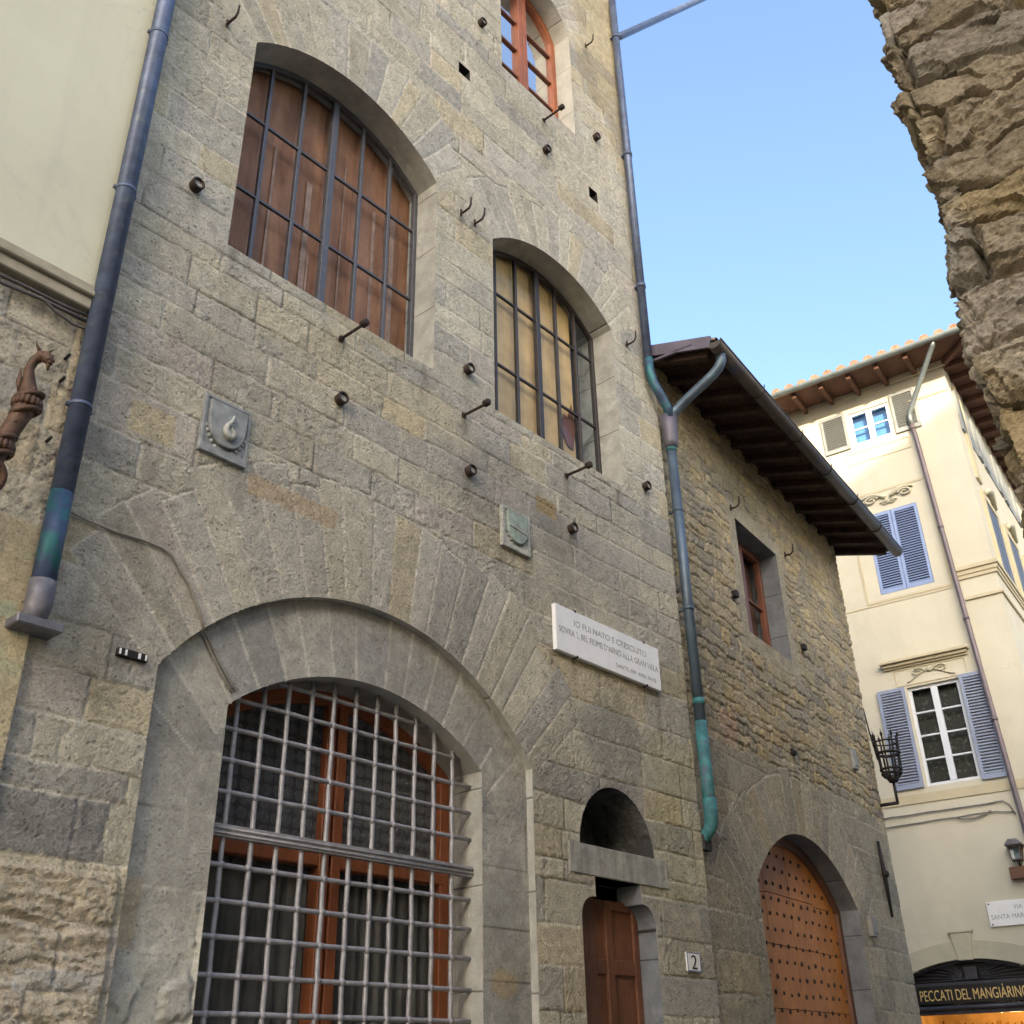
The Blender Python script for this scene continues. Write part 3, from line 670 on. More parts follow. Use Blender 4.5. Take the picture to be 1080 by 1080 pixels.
# barred windows
def barred(arch, dep, bars, hb, mull, name, mbar, mboard, cols, boardo, label=None):
    b = MB(F1); b.strip(arch.outline(0, 30) , 0.0, -0.55)
    b.add([(arch.u0, 0.0, arch.zb), (arch.u1, 0.0, arch.zb), (arch.u1, -0.55, arch.zb), (arch.u0, -0.55, arch.zb)], [(0, 1, 2, 3)])
    b.build('window_jamb', M_jamb, tower)
    b = MB(F1)
    b.band(arch.outline(0, 30), arch.outline(0.045, 30), -dep - 0.04, -dep + 0.01)
    b.box(arch.u0 + 0.045, arch.u1 - 0.045, -dep - 0.04, -dep + 0.01, arch.zb + 0.001, arch.zb + 0.05)
    for i, u in enumerate(bars):
        wd = 0.034 if i == mull else 0.0165
        b.box(u - wd, u + wd, -dep - 0.035, -dep + (0.02 if i == mull else 0.006), arch.zb + 0.05, arch.top(u, 0.03))
    for z in hb: b.box(arch.u0 + 0.04, arch.u1 - 0.04, -dep - 0.03, -dep - 0.002, z - 0.0135, z + 0.0135)
    w_ = b.build('window', mbar, tower, 0.003)
    if label: w_['label'] = label
    b = MB(F1); b.face(arch.outline(0.02, 30), -dep - 0.02); b.build('pane', M_clear, w_)
    b = MB(F1)
    edges = [arch.u0 - 0.02] + list(bars) + [arch.u1 + 0.02]
    for i in range(len(edges) - 1):
        if i in cols: continue
        u0, u1 = edges[i], edges[i + 1]; jo = rng.uniform(-0.008, 0.008)
        n = 6; top = [(u0 + (u1 - u0) * k / n, arch.top(min(max(u0 + (u1 - u0) * k / n, arch.u0), arch.u1)) + 0.01) for k in range(n + 1)]
        poly = [(u0, arch.zb - 0.01), (u1, arch.zb - 0.01)] + top[::-1]
        b.prism(poly, -boardo - 0.012 + jo, -boardo + jo)
    b.build('board', mboard, w_)
    if not cols:
        for su, z0, z1, wd in ((3.70, 7.2, 8.95, 0.012), (4.09, 7.2, 8.8, 0.03), (4.14, 7.2, 8.0, 0.01), (4.86, 7.2, 9.0, 0.02), (5.10, 7.2, 9.1, 0.028), (4.48, 7.2, 9.3, 0.008)):
            b = MB(F1); b.box(su - wd, su + wd, -boardo + 0.009, -boardo + 0.014, z0, z1); b.build('batten', M_batten, w_)
    b = MB(F1); b.box(arch.u0 - 0.1, arch.u1 + 0.1, -0.62, -0.58, arch.zb - 0.1, arch.zc + arch.R + 0.1); b.build('backing', M_dark, w_)
    return w_
barred(WIN1, 0.28, [3.51, 3.87, 4.23, 4.59, 4.95], [8.12, 8.98], 2, 'w', M_steel, M_board, (), 0.40, 'large arched window with grey bars over rusty brown boards')
w2 = barred(WIN2, 0.28, [6.48, 6.82, 7.17, 7.51, 7.86], [8.04, 8.96], 2, 'w', M_steelb, M_beige, (5,), 0.36, 'smaller arched window with dark bars and beige blinds, one column uncovered')
b = MB(F1)   # torn piece of blind showing dark behind
b.prism([(7.57, 7.82), (7.70, 7.62), (7.80, 7.60), (7.85, 7.9), (7.80, 8.2), (7.72, 7.98), (7.66, 8.0)], -0.352, -0.345); b.build('torn_flap', M_redd, w2)

# timber casement window, top
b = MB(F1); b.strip(WIN3.outline(0, 24), 0, -0.5); b.add([(WIN3.u0, 0, 12.15), (WIN3.u1, 0, 12.15), (WIN3.u1, -0.5, 12.15), (WIN3.u0, -0.5, 12.15)], [(0, 1, 2, 3)])
b.build('window_jamb', M_jambw, tower)
b = MB(F1); b.band(WIN3.outline(0, 24), WIN3.outline(0.09, 24), -0.33, -0.25)
b.box(6.44, 7.66, -0.33, -0.25, 12.151, 12.25)
b.box(6.965, 7.045, -0.33, -0.235, 12.25, WIN3.top(7.05, 0.05)); b.box(7.055, 7.135, -0.33, -0.235, 12.25, WIN3.top(7.05, 0.05))
w3 = b.build('window', M_red, tower, 0.005); w3['label'] = 'red timber casement window at the top of the facade'
b = MB(F1)
for z in (12.75, 13.25, 13.78):
    for u0, u1 in ((6.44, 6.965), (7.135, 7.66)):
        b = MB(F1); b.box(u0, u1, -0.315, -0.27, z - 0.014, z + 0.014); b.build('glazing_bar', M_redd, w3)
b = MB(F1); b.face(WIN3.outline(0.05, 24), -0.3); b.build('pane', M_clearb, w3)
M_sheer = paint('pale_sheer_curtain', (0.50, 0.56, 0.58), 0.9, 0, 0.15, 3, 0.1)
pts = [(6.36 + 1.38 * k / 80, -0.42 + 0.02 * math.sin(k * 0.9)) for k in range(81)]
b = MB(F1); b.add([(u, o_, 12.2) for u, o_ in pts] + [(u, o_, WIN3.top(min(max(u, 6.36), 7.74))) for u, o_ in pts], [(i, i + 1, 82 + i, 81 + i) for i in range(80)], True); b.build('curtain_or_backing', M_sheer, w3)
b = MB(F1); b.box(6.3, 7.8, -0.56, -0.52, 12.1, 14.7); b.build('backing', M_dark, w3)

# niche, ledge, little door
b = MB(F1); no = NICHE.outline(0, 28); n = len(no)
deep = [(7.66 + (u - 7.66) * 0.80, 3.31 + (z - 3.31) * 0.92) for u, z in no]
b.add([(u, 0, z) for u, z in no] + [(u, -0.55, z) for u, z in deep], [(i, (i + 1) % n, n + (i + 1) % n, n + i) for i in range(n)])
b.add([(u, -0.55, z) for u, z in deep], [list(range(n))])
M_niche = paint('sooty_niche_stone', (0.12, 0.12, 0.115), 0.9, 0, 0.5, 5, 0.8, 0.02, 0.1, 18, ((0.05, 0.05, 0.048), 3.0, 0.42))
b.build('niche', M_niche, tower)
def lay_ledge(u, z):
    sid = np.zeros(u.shape, int); d = np.full(u.shape, 1.0)
    return finish(u, z, sid, d, [((0.33, 0.335, 0.31), 1)], 81, 0.01, 0, 0.003, 0.0, (0.5, 0.5, 0.45), 0, 0.5)
lo_, lc_ = None, None
b = MB(F1); b.box(6.96, 8.38, -0.30, 0.012, 3.062, 3.308); b.build('ledge', M_sills, tower, 0.006)
dp = [(7.10, 0)] + [(7.10, 2.73)] + [(7.27 - 0.17 * math.cos(a), 2.73 + 0.17 * math.sin(a)) for a in [R_(9 * k) for k in range(1, 11)]] + [(7.30, 2.90), (7.30, 3.062), (7.95, 3.062), (7.95, 2.90)] + \
     [(7.97 + 0.17 * math.sin(a), 2.73 + 0.17 * math.cos(a)) for a in [R_(9 * k) for k in range(0, 11)]] + [(8.14, 0)]
b = MB(F1); b.strip(dp, 0.0, -0.26)
b.build('door_jamb', M_jambd, tower)
b = MB(F1); b.box(8.12, 8.139, -0.185, -0.003, 2.70, 2.716); b.build('corbel_joint', M_dark, tower)
b = MB(F1); b.box(7.05, 8.2, -0.27, -0.215, 0.02, 2.93)
dr = b.build('small_door', M_door, tower, 0.004); dr['label'] = 'small brown panelled door under the niche'
b = MB(F1)
for (u0, u1) in ((7.10, 7.17), (7.34, 7.52), (7.66, 7.76), (8.06, 8.14)): b.box(u0, u1, -0.215, -0.187, 0.05, 2.93)
for z0, z1 in ((0.05, 0.3), (0.85, 1.0), (1.6, 1.7), (2.34, 2.46), (2.85, 2.93)):
    b.box(7.17, 7.34, -0.215, -0.189, z0, z1); b.box(7.76, 8.06, -0.215, -0.189, z0, z1); b.box(7.52, 7.66, -0.215, -0.193, z0, z1)
b.build('door_rail', M_door, dr, 0.006)
for h_ in (HOLE1, HOLE2):
    b = MB(F1); b.strip([(h_.u0, h_.zb), (h_.u0, h_.zs), (h_.u1, h_.zs), (h_.u1, h_.zb)], 0, -0.35, True, True); b.build('putlog_hole', M_hole, tower)

# ================================================================== SECOND STONE HOUSE
house = thing('stone_house', F2.P(3.2, 0, 0), 'lower rubble stone house with studded arched door and deep eaves', 'building')
D2 = Arch(1.42, 4.57, -1, 3.39, 1.90, 2.17)
W2 = Arch(2.16, 3.55, 6.42, 8.03)
def lay_f2(u, z):
    rub = np.cumsum([0] + [random.Random(5 + i).uniform(0.085, 0.19) for i in range(70)])
    sa, da = ashlar(u, z, [0, 0.4, 0.8, 1.15, 1.5, 1.85, 2.25, 2.62, 2.98, 3.28, 3.62, 3.95, 4.23, 4.63, 5.1], 41, 0.4, 0.95, 0.02)
    sr, dr_ = ashlar(u, z, list(4.0 + rub), 42, 0.15, 0.42, 0.075)
    bd = 4.75 + 0.5 * (fbm(u, z, 0.7, 2, 43) - 0.5)
    up = z > bd
    sid = np.where(up, sr + 50000, sa); d = np.where(up, dr_, da)
    sid, d, m = ring(u, z, sid, d, 3.0, 1.90, 2.1, 2.93, 19, 44, R_(30), R_(150), 0.10)
    palr = [((0.375, 0.31, 0.20), 4), ((0.41, 0.34, 0.22), 3), ((0.335, 0.285, 0.20), 3), ((0.41, 0.325, 0.185), 1.8), ((0.305, 0.265, 0.20), 2)]
    h1, c1 = finish(u, z, sid, d, palr, 45, 0.021, 0.018, 0.009, 0.008, (0.43, 0.37, 0.27), 0.5, 0.58)
    pala = [((0.355, 0.315, 0.23), 4), ((0.39, 0.335, 0.24), 3), ((0.33, 0.295, 0.225), 3), ((0.39, 0.325, 0.22), 1)]
    h2, c2 = finish(u, z, sid, d, pala, 46, 0.015, 0.008, 0.0045, 0.003, (0.52, 0.46, 0.36), 0.7, 0.45, vm=m.astype(float))
    k = (up & ~m).astype(float)
    # plain rendered margin round the window
    sm = W2.sdf(u, z) - 0.20 - 0.16 * (fbm(u, z, 3, 3, 47) - 0.5); mg = 1 - sstep(0.0, 0.06, sm)
    h = h1 * k + h2 * (1 - k); c = c1 * k[..., None] + c2 * (1 - k[..., None])
    h = h * (1 - 0.85 * mg); c = c * (1 - 0.75 * mg[..., None]) + np.array((0.37, 0.325, 0.235)) * (0.85 + 0.3 * fbm(u, z, 6, 3, 48))[..., None] * 0.75 * mg[..., None]
    c = patch(c, u, z, 0.9, 1.35, 4.75, 5.15, (0.42, 0.29, 0.21), 0.6, 49)
    return h, c
field('wall', F2, np.arange(-0.05, 6.50, 0.0145), np.concatenate([np.arange(0, 1.8, 0.06), np.arange(1.8, 9.42, 0.0145)]), [D2, W2], lay_f2, M_rub, house, cell=0.0145, rim=0.04)
b = MB(F2); b.box(6.38, 6.495, -6, -0.045, 0, 9.4); b.box(0.1, 6.38, -6, -5.9, 0, 9.4); b.box(0.1, 6.38, -5.9, -0.8, 9.2, 9.3)
b.build('side_wall', M_rub, house)
b = MB(F2); b.strip(D2.outline(0, 36, 0), 0, -0.5); b.build('door_jamb', M_jambd, house)
b = MB(F2); b.band(D2.outline(-0.02, 36, 0.02), D2.outline(0.10, 36, 0.02), -0.40, -0.235); b.build('door_frame', M_studd, house, 0.006)
b = MB(F2); c_ = D2.c
for (u0, u1) in ((1.48, 2.25), (2.255, c_ - 0.004), (c_ + 0.004, 3.74), (3.745, 4.52)):
    n = 8; tp = [(u0 + (u1 - u0) * k / n, D2.top(u0 + (u1 - u0) * k / n, 0.05)) for k in range(n + 1)]
    zs_ = [0.03, 0.9, 1.55, 2.2, 2.85, 3.4]
    for a_, e_ in zip(zs_[:-1], zs_[1:]):
        e_ = min(e_, min(p[1] for p in tp)); 
        if e_ > a_: b.box(u0, u1, -0.36, -0.285, a_, e_ - 0.007)
    zt = min(3.4, min(p[1] for p in tp)); b.prism([(u0, zt), (u1, zt)] + tp[::-1], -0.36, -0.286)
sd_ = b.build('studded_door', M_stud, house, 0.003)
b = MB(F2); z = 0.2; r_ = 0
while z < 4.0:
    for k in range(13):
        u = 1.66 + 0.22 * k + (0.11 if r_ % 2 else 0)
        if 1.58 < u < 4.42 and z < D2.top(u, 0.16): b.ball((u + rng.uniform(-0.015, 0.015), -0.283, z + rng.uniform(-0.015, 0.015)), rng.uniform(0.02, 0.029), 8, (1, 0.7, 1))
    z += 0.165; r_ += 1
o = b.build('stud', M_rust, sd_); o['kind'] = 'stuff'
b = MB(F2); b.tube([(c_ - 0.12, -0.28, 1.35), (c_ - 0.12, -0.23, 1.33), (c_ - 0.12, -0.22, 1.22), (c_ - 0.12, -0.28, 1.2)], 0.014, 8); b.build('handle', M_iron, sd_)
b = MB(F2); b.box(1.3, 4.7, -0.56, -0.50, 0, 4.3); b.build('inner_wall', M_dark, house)
b = MB(F2); b.strip([(2.16, 6.42), (2.16, 8.03), (3.55, 8.03), (3.55, 6.42)], 0, -0.5, True); b.build('window_jamb', M_jambd, house)
b = MB(F2)
b.band([(2.161, 6.421), (2.161, 8.029), (3.549, 8.029), (3.549, 6.421)], [(2.25, 6.51), (2.25, 7.94), (3.46, 7.94), (3.46, 6.51)], -0.33, -0.25, True)
b.box(2.80, 2.91, -0.33, -0.245, 6.51, 7.94)
for u0, u1 in ((2.25, 2.80), (2.91, 3.46)): b.box(u0, u1, -0.32, -0.27, 7.2, 7.235)
hw = b.build('window', M_redd, house, 0.004); hw['label'] = 'single deep set brown window below the eaves'
b = MB(F2); b.face([(2.2, 6.45), (3.5, 6.45), (3.5, 8.0), (2.2, 8.0)], -0.30); b.build('pane', M_clear, hw)
b = MB(F2); b.box(2.16, 3.55, -0.44, -0.42, 6.42, 8.03); b.build('inner_shutter', M_door, hw)
# eaves
EO = 0.86
b = MB(F2)
b.add([(-0.03, 0.84, 9.145), (6.86, 0.84, 9.145), (6.86, -6.2, 11.1), (-0.03, -6.2, 11.1), (-0.03, 0.84, 9.185), (6.86, 0.84, 9.185), (6.86, -6.2, 11.14), (-0.03, -6.2, 11.14)],
      [(0, 3, 2, 1), (4, 5, 6, 7), (0, 1, 5, 4), (1, 2, 6, 5), (2, 3, 7, 6), (3, 0, 4, 7)])
M_verge = paint('mauve_grey_verge', (0.13, 0.115, 0.15), 0.55, 0.1, 0.3, 5, 0.2)
rf = b.build('roof', M_raft, house)
nr = 15
for k in range(nr):
    u = 0.10 + (6.72 - 0.10) * k / (nr - 1)
    b = MB(F2); b.obox((u, -0.4, 9.425), (u, 0.76, 9.10), 0.10, 0.115)
    r = b.build('rafter', M_raft, rf, 0.008)
b = MB(F2)
for k in range(9):
    o0 = 0.80 - k * 0.1; b.box(-0.02, 6.85, o0 - 0.09, o0, 9.138 - (o0 - 0.84) * 0.277 - 0.004, 9.150 - (o0 - 0.84) * 0.277)
b.build('soffit_board', M_raft, rf)
# barrel tiles
b = MB(F2); k = 0; u = 0.06
while u < 6.84:
    for sgm in range(5):
        o0 = 0.90 - sgm * 0.42; o1 = o0 - 0.46; za = 9.20 - (o0 - 0.84) * 0.277; zb_ = 9.20 - (o1 - 0.84) * 0.277 - 0.015
        pts = []; m_ = 7
        for (oo_, zz, rr_) in ((o0, za, 0.085), (o1, zb_, 0.07)):
            for j in range(m_): t = math.pi * j / (m_ - 1); pts.append((u + rr_ * math.cos(t), oo_, zz + rr_ * math.sin(t) * 0.8))
        b.add(pts, [(j, j + 1, m_ + j + 1, m_ + j) for j in range(m_ - 1)], True)
    u += 0.185
b.build('tile', M_tile, rf, recalc=False)
b = MB(F2); b.box(-0.06, -0.025, -1.0, 0.62, 9.20, 9.235); b.obox((-0.045, 0.84, 9.16), (-0.045, -1.2, 9.725), 0.03, 0.16); b.build('verge_board', M_verge, rf, 0.004)
# half round gutter
b = MB(F2); gr = 0.09; m_ = 12; pts = []
for u in (-0.06, 6.94):
    for rr_ in (gr, gr - 0.006):
        for j in range(m_ + 1): t = math.pi + math.pi * j / m_; pts.append((u, EO + 0.03 + rr_ * math.cos(t), 9.135 + rr_ * math.sin(t)))
K = m_ + 1
f = []
for j in range(m_): f += [(j, j + 1, 2 * K + j + 1, 2 * K + j), (K + j, 3 * K + j, 3 * K + j + 1, K + j + 1), (j, K + j, K + j + 1, j + 1), (2 * K + j, 2 * K + j + 1, 3 * K + j + 1, 3 * K + j)]
f += [(0, 2 * K, 3 * K, K), (m_, K + m_, 3 * K + m_, 2 * K + m_)]
b.add(pts, f, True)
for u in (-0.055, 6.935):
    pp = [(u, EO + 0.03 + gr * math.cos(math.pi + math.pi * j / m_), 9.135 + gr * math.sin(math.pi + math.pi * j / m_)) for j in range(m_ + 1)]
    b.add(pp, [list(range(K))])
b.tube([(-0.06, EO + 0.03 + gr, 9.14), (6.94, EO + 0.03 + gr, 9.14)], 0.012, 6)
M_gut = paint('brown_grey_gutter', (0.085, 0.075, 0.07), 0.5, 0.35, 0.3, 4, 0.1, 0.004, 0.5, 30, ((0.05, 0.06, 0.11), 1.2, 0.52))
gt = b.build('gutter', M_gut, rf)
for u in (1.2, 2.5, 3.6, 4.7, 5.8):
    b = MB(F2); b.tube([(u, EO + 0.03 + (gr + 0.004) * math.cos(t), 9.135 + (gr + 0.004) * math.sin(t)) for t in [math.pi + math.pi * j / 10 for j in range(11)]] + [(u, EO + 0.135, 9.19)], 0.008, 6); b.build('gutter_clip', M_iron, gt)

# ================================================================== CREAM CORNER HOUSE
cream = thing('corner_house', F3.P(-2.5, -4, 0), 'cream plastered corner house with blue shutters and a lit shop below', 'building')
SH = Arch(-2.80, -0.34, -1, 2.98, 1.75, 1.74); SH = Arch(-2.82, -0.30, -1, 2.93, 1.88, 1.64 * 1.0)
# segmental head: crown 3.24
R3 = 2.72; SH = Arch(-2.82, -0.30, -1, 3.24 - R3 + math.sqrt(R3 ** 2 - 1.26 ** 2), 3.24 - R3, R3)
WL = Arch(-1.62, -0.65, 6.21, 8.12); WM = Arch(-1.74, -0.67, 10.12, 11.94); WT = Arch(-1.68, -0.78, 13.66, 14.50)
def lay_cream(u, z):
    h = 0.003 * (fbm(u, z, 1.5, 3, 91) - 0.5); return h, np.ones(u.shape + (3,)) * 0.7
field('wall', F3, np.arange(-7, 0.481, 0.04), np.arange(0, 15.3, 0.04), [SH, WL, WM, WT], lay_cream, M_cream, cream, cell=0.04, rim=0.05)
b = MB(F3S)
b.box(0, 8, -0.25, 0.0, 0, 15.3); b.box(7.75, 8, -7.4, -0.25, 0, 15.3); b.build('side_wall', M_cream, cream)
b = MB(F3); b.box(-7, -6.8, -8, -0.01, 0, 15.3); b.box(-6.8, 0.2, -7.9, -0.55, 15.18, 15.28); b.build('party_wall', M_cream, cream)
# trim: corner pilaster mouldings, string course, aprons
b = MB(F3)
for (u0, u1, z0, z1, o_) in ((-0.28, 0.56, 10.19, 10.27, 0.08), (-0.28, 0.53, 10.10, 10.187, 0.05), (-0.28, 0.51, 10.02, 10.097, 0.03), (-0.18, 0.52, 9.58, 9.64, 0.04),
                            (-7, -0.30, 9.905, 9.93, 0.012), (-7, 0.50, 5.93, 6.02, 0.02), (-7, 0.48, 6.022, 6.10, 0.008)):
    b.box(u0, u1, 0.0, o_, z0, z1)
b.build('string_course', M_creamd, cream)
b = MB(F3S)
for (z0, z1, o_) in ((10.19, 10.27, 0.08), (10.10, 10.187, 0.05), (10.02, 10.097, 0.03), (9.58, 9.64, 0.04)): b.box(0.0, 8, 0.0, o_, z0, z1)
b.box(0.6, 1.0, 0, 0.05, 12.4, 14.7)
b.build('side_cornice', M_creamd, cream)
b = MB(F3)      # plain cornice band under the eaves and frames of windows
b.box(-7, 0.50, 0.002, 0.05, 14.88, 15.3); b.box(-0.62, 0.54, 0.05, 0.09, 14.86, 15.3)
b.box(-0.36, 0.48, 0.002, 0.02, 14.28, 14.34)
b.build('eaves_band', M_creamd, cream)
def rect_trim(u0, u1, z0, z1, wd, o_):
    b.band([(u0, z0), (u0, z1), (u1, z1), (u1, z0)], [(u0 + wd, z0 + wd), (u0 + wd, z1 - wd), (u1 - wd, z1 - wd), (u1 - wd, z0 + wd)], 0.0, o_, True)
for q in ((-2.06, -0.34, 9.96, 12.45, 0.05, 0.012), (-1.9, -0.5, 13.22, 13.50, 0.02, 0.012), (-1.80, -0.45, 8.16, 8.50, 0.02, 0.015)):
    b = MB(F3); rect_trim(*q); b.build('panel_moulding', M_creamd, cream)
b = MB(F3)      # hood over low window, with brackets
b.prism([(-2.02, 8.62), (-0.34, 8.62), (-0.34, 8.68), (-2.02, 8.68)], 0.0, 0.16); b.prism([(-1.98, 8.56), (-0.38, 8.56), (-0.38, 8.617), (-1.98, 8.617)], 0.0, 0.10)
b.box(-1.98, -0.38, 0.0, 0.05, 8.52, 8.557)
b.build('window_hood', M_creamd, cream, 0.006)
def swirl(b, cu, cz, r, sgn, o_=0.03, rr=0.018, turns=1.4):
    p = []
    for k in range(22):
        t = k / 21 * turns * 2 * math.pi; q = r * (1 - 0.72 * k / 21)
        p.append((cu + sgn * q * math.cos(t + math.pi), o_, cz + q * 0.62 * math.sin(t)))
    b.tube(p, [rr * (1 - 0.4 * k / 21) for k in range(22)], 6)
b = MB(F3)
for s_ in (-1, 1):
    c0 = -1.2
    b.tube([(c0 + s_ * x, 0.03, 12.20 + 0.16 * math.sin(x * 4.2) * (1 if x < 0.5 else 1.0)) for x in [0.05 + 0.05 * k for k in range(11)]], [0.035, 0.04, 0.045, 0.05, 0.045, 0.04, 0.035, 0.03, 0.03, 0.025, 0.02], 7)
    swirl(b, c0 + s_ * 0.36, 12.24, 0.15, s_, rr=0.03)
    swirl(b, c0 + s_ * 0.08, 12.12, 0.09, -s_)
b.build('stucco_scroll', M_arch, cream); b = MB(F3)
for s_ in (-1, 1):
    swirl(b, -1.13 + s_ * 0.22, 8.38, 0.13, s_, rr=0.016)
    b.tube([(-1.13 + s_ * x, 0.02, 8.30 + 0.09 * math.cos(x * 6)) for x in [0.03 * k for k in range(16)]], 0.013, 6)
b.ball((-1.13, 0.02, 8.40), 0.07, 8, (1, 0.4, 0.8))
b.build('stucco_scroll', M_arch, cream)
def louvre(u0, u1, z0, z1, o_, mat, nslat, parent, name='shutter', rails=()):
    b = MB(F3); wd = 0.06
    b.box(u0, u0 + wd, o_, o_ + 0.035, z0, z1); b.box(u1 - wd, u1, o_, o_ + 0.035, z0, z1)
    b.box(u0 + wd, u1 - wd, o_ + 0.001, o_ + 0.034, z0, z0 + 0.09); b.box(u0 + wd, u1 - wd, o_ + 0.001, o_ + 0.034, z1 - 0.07, z1)
    for r in rails: b.box(u0 + wd, u1 - wd, o_ + 0.001, o_ + 0.034, r - 0.03, r + 0.03)
    dz = (z1 - z0 - 0.16) / nslat
    for k in range(nslat):
        z = z0 + 0.09 + dz * (k + 0.5)
        if any(abs(z - r) < 0.04 for r in rails): continue
        b.add([(u0 + wd, o_ + 0.036, z - dz * 0.30), (u1 - wd, o_ + 0.036, z - dz * 0.30), (u1 - wd, o_ + 0.004, z + dz * 0.30), (u0 + wd, o_ + 0.004, z + dz * 0.30),
               (u0 + wd, o_ + 0.028, z - dz * 0.42), (u1 - wd, o_ + 0.028, z - dz * 0.42), (u1 - wd, o_ - 0.004, z + dz * 0.18), (u0 + wd, o_ - 0.004, z + dz * 0.18)],
              [(0, 1, 2, 3), (7, 6, 5, 4), (0, 4, 5, 1), (1, 5, 6, 2), (2, 6, 7, 3), (3, 7, 4, 0)])
    return b.build(name, mat, parent)
def casement(a, parent, rows, fw, depth, curtain_or_backing, glass, label):
    b = MB(F3); b.strip([(a.u0, a.zb), (a.u0, a.zs), (a.u1, a.zs), (a.u1, a.zb)], 0.0, -0.32, True); b.build('window_reveal', M_cream, parent)
    b = MB(F3); e = 0.001
    b.band([(a.u0 + e, a.zb + e), (a.u0 + e, a.zs - e), (a.u1 - e, a.zs - e), (a.u1 - e, a.zb + e)], [(a.u0 + fw, a.zb + fw), (a.u0 + fw, a.zs - fw), (a.u1 - fw, a.zs - fw), (a.u1 - fw, a.zb + fw)], -depth - 0.06, -depth, True)
    b.box(a.c - 0.06, a.c + 0.06, -depth - 0.058, -depth + 0.012, a.zb + fw, a.zs - fw)
    for k in range(1, rows):
        z = a.zb + fw + (a.zs - a.zb - 2 * fw) * k / rows
        b.box(a.u0 + fw, a.c - 0.06, -depth - 0.05, -depth - 0.012, z - 0.016, z + 0.016); b.box(a.c + 0.06, a.u1 - fw, -depth - 0.05, -depth - 0.012, z - 0.016, z + 0.016)
    w_ = b.build('window', M_white, parent); w_['label'] = label
    b = MB(F3); b.face([(a.u0 + 0.02, a.zb + 0.02), (a.u1 - 0.02, a.zb + 0.02), (a.u1 - 0.02, a.zs - 0.02), (a.u0 + 0.02, a.zs - 0.02)], -depth - 0.03); b.build('pane', glass, w_)
    b = MB(F3); b.box(a.u0, a.u1, -depth - 0.2, -depth - 0.18, a.zb, a.zs); b.build('curtain_or_backing', curtain_or_backing, w_)  # sheet behind the glass; the blue one is a painted sky reflection
    return w_
def leafy():
    m, t, b = new_mat('dim_room_with_leaves')
    n = ramp(t, noise(t, 14, 3, 0.6), [(0.56, (0.11, 0.10, 0.082)), (0.66, (0.26, 0.27, 0.19))])
    t.links.new(n, b.inputs['Base Color']); b.inputs['Roughness'].default_value = 0.8; return m
M_room = paint('dim_room', (0.10, 0.09, 0.075), 0.9, 0, 0.5, 4, 0)
casement(WL, cream, 4, 0.06, 0.06, leafy(), M_clearb, 'white casement window with open grey shutters on the first floor')
casement(WT, cream, 2, 0.07, 0.03, M_skyrefl, M_clearb, 'small white window with painted blue sky reflection under the eaves')
b = MB(F3); b.strip([(WM.u0, WM.zb), (WM.u0, WM.zs), (WM.u1, WM.zs), (WM.u1, WM.zb)], 0, -0.2, True, True); b.build('window_reveal', M_dark, cream)
s_ = louvre(-1.735, -1.215, 10.125, 11.935, -0.03, M_blue, 30, cream); s_['label'] = 'closed blue louvred shutter'
louvre(-1.205, -0.675, 10.125, 11.935, -0.03, M_blue, 30, cream)
s_ = louvre(-2.19, -1.66, 6.20, 8.14, 0.012, M_grey, 32, cream); s_['label'] = 'open grey blue shutter'
louvre(-0.63, -0.17, 6.17, 8.16, 0.012, M_grey, 32, cream)
s_ = louvre(-2.30, -1.74, 13.63, 14.56, 0.012, M_greyg, 15, cream); s_['label'] = 'small weathered grey shutter'
louvre(-0.73, -0.20, 13.63, 14.62, 0.012, M_greyg, 15, cream)
# side windows (seen edge on)
for k, u in enumerate((0.75, 2.7, 4.65)):
    b = MB(F3S); b.box(u, u + 1.1, 0.0, 0.015, 10.35, 11.95); b.band([(u - 0.16, 10.3), (u - 0.16, 12.1), (u + 1.26, 12.1), (u + 1.26, 10.3)], [(u, 10.3), (u, 11.95), (u + 1.1, 11.95), (u + 1.1, 10.3)], 0.0, 0.06)
    sw = b.build('side_window', M_creamd, cream)
    b = MB(F3S); b.box(u + 0.05, u + 0.53, 0.016, 0.05, 10.36, 11.9); b.box(u + 0.57, u + 1.05, 0.016, 0.05, 10.36, 11.9); b.build('closed_shutter', M_steel, sw)
    b = MB(F3S); b.tube([(u + 0.1, 0.07, 12.1), (u + 0.3, 0.09, 12.25), (u + 0.55, 0.1, 12.32), (u + 0.8, 0.09, 12.25), (u + 1.0, 0.07, 12.1)], [0.04, 0.06, 0.09, 0.06, 0.04], 8); b.build('crest', M_arch, sw)
    b = MB(F3S); b.box(u - 0.35, u + 0.05, 0.002, 0.05, 13.5, 14.5); b.box(u + 1.05, u + 1.45, 0.002, 0.05, 13.5, 14.5); b.box(u + 0.05, u + 1.05, 0.002, 0.02, 13.5, 14.5); b.build('attic_shutter', M_greyg, sw)
# shop front
b = MB(F3); b.strip(SH.outline(0, 30, 0), 0.0, -0.35); b.build('shop_reveal', M_creamd, cream)
b = MB(F3); b.band(SH.outline(-0.30, 30, 2.70), SH.outline(0.0, 30, 2.70), 0.001, 0.035); b.box(-3.12, -2.82, 0.001, 0.035, 0, 2.70); b.box(-0.30, 0.0, 0.001, 0.035, 0, 2.70)
b.prism([(-1.68, 3.22), (-1.44, 3.22), (-1.38, 3.66), (-1.74, 3.66)], 0.001, 0.07); b.prism([(-1.77, 3.66), (-1.35, 3.66), (-1.35, 3.70), (-1.77, 3.70)], 0.001, 0.085)
b.build('shop_arch', M_arch, cream, 0.006)
b = MB(F3); b.band(SH.outline(0.0, 30, 2.9), SH.outline(0.04, 30, 2.9), -0.16, -0.06)
b.box(-2.80, -0.32, -0.16, -0.05, 2.85, 2.90)
c0 = -1.56
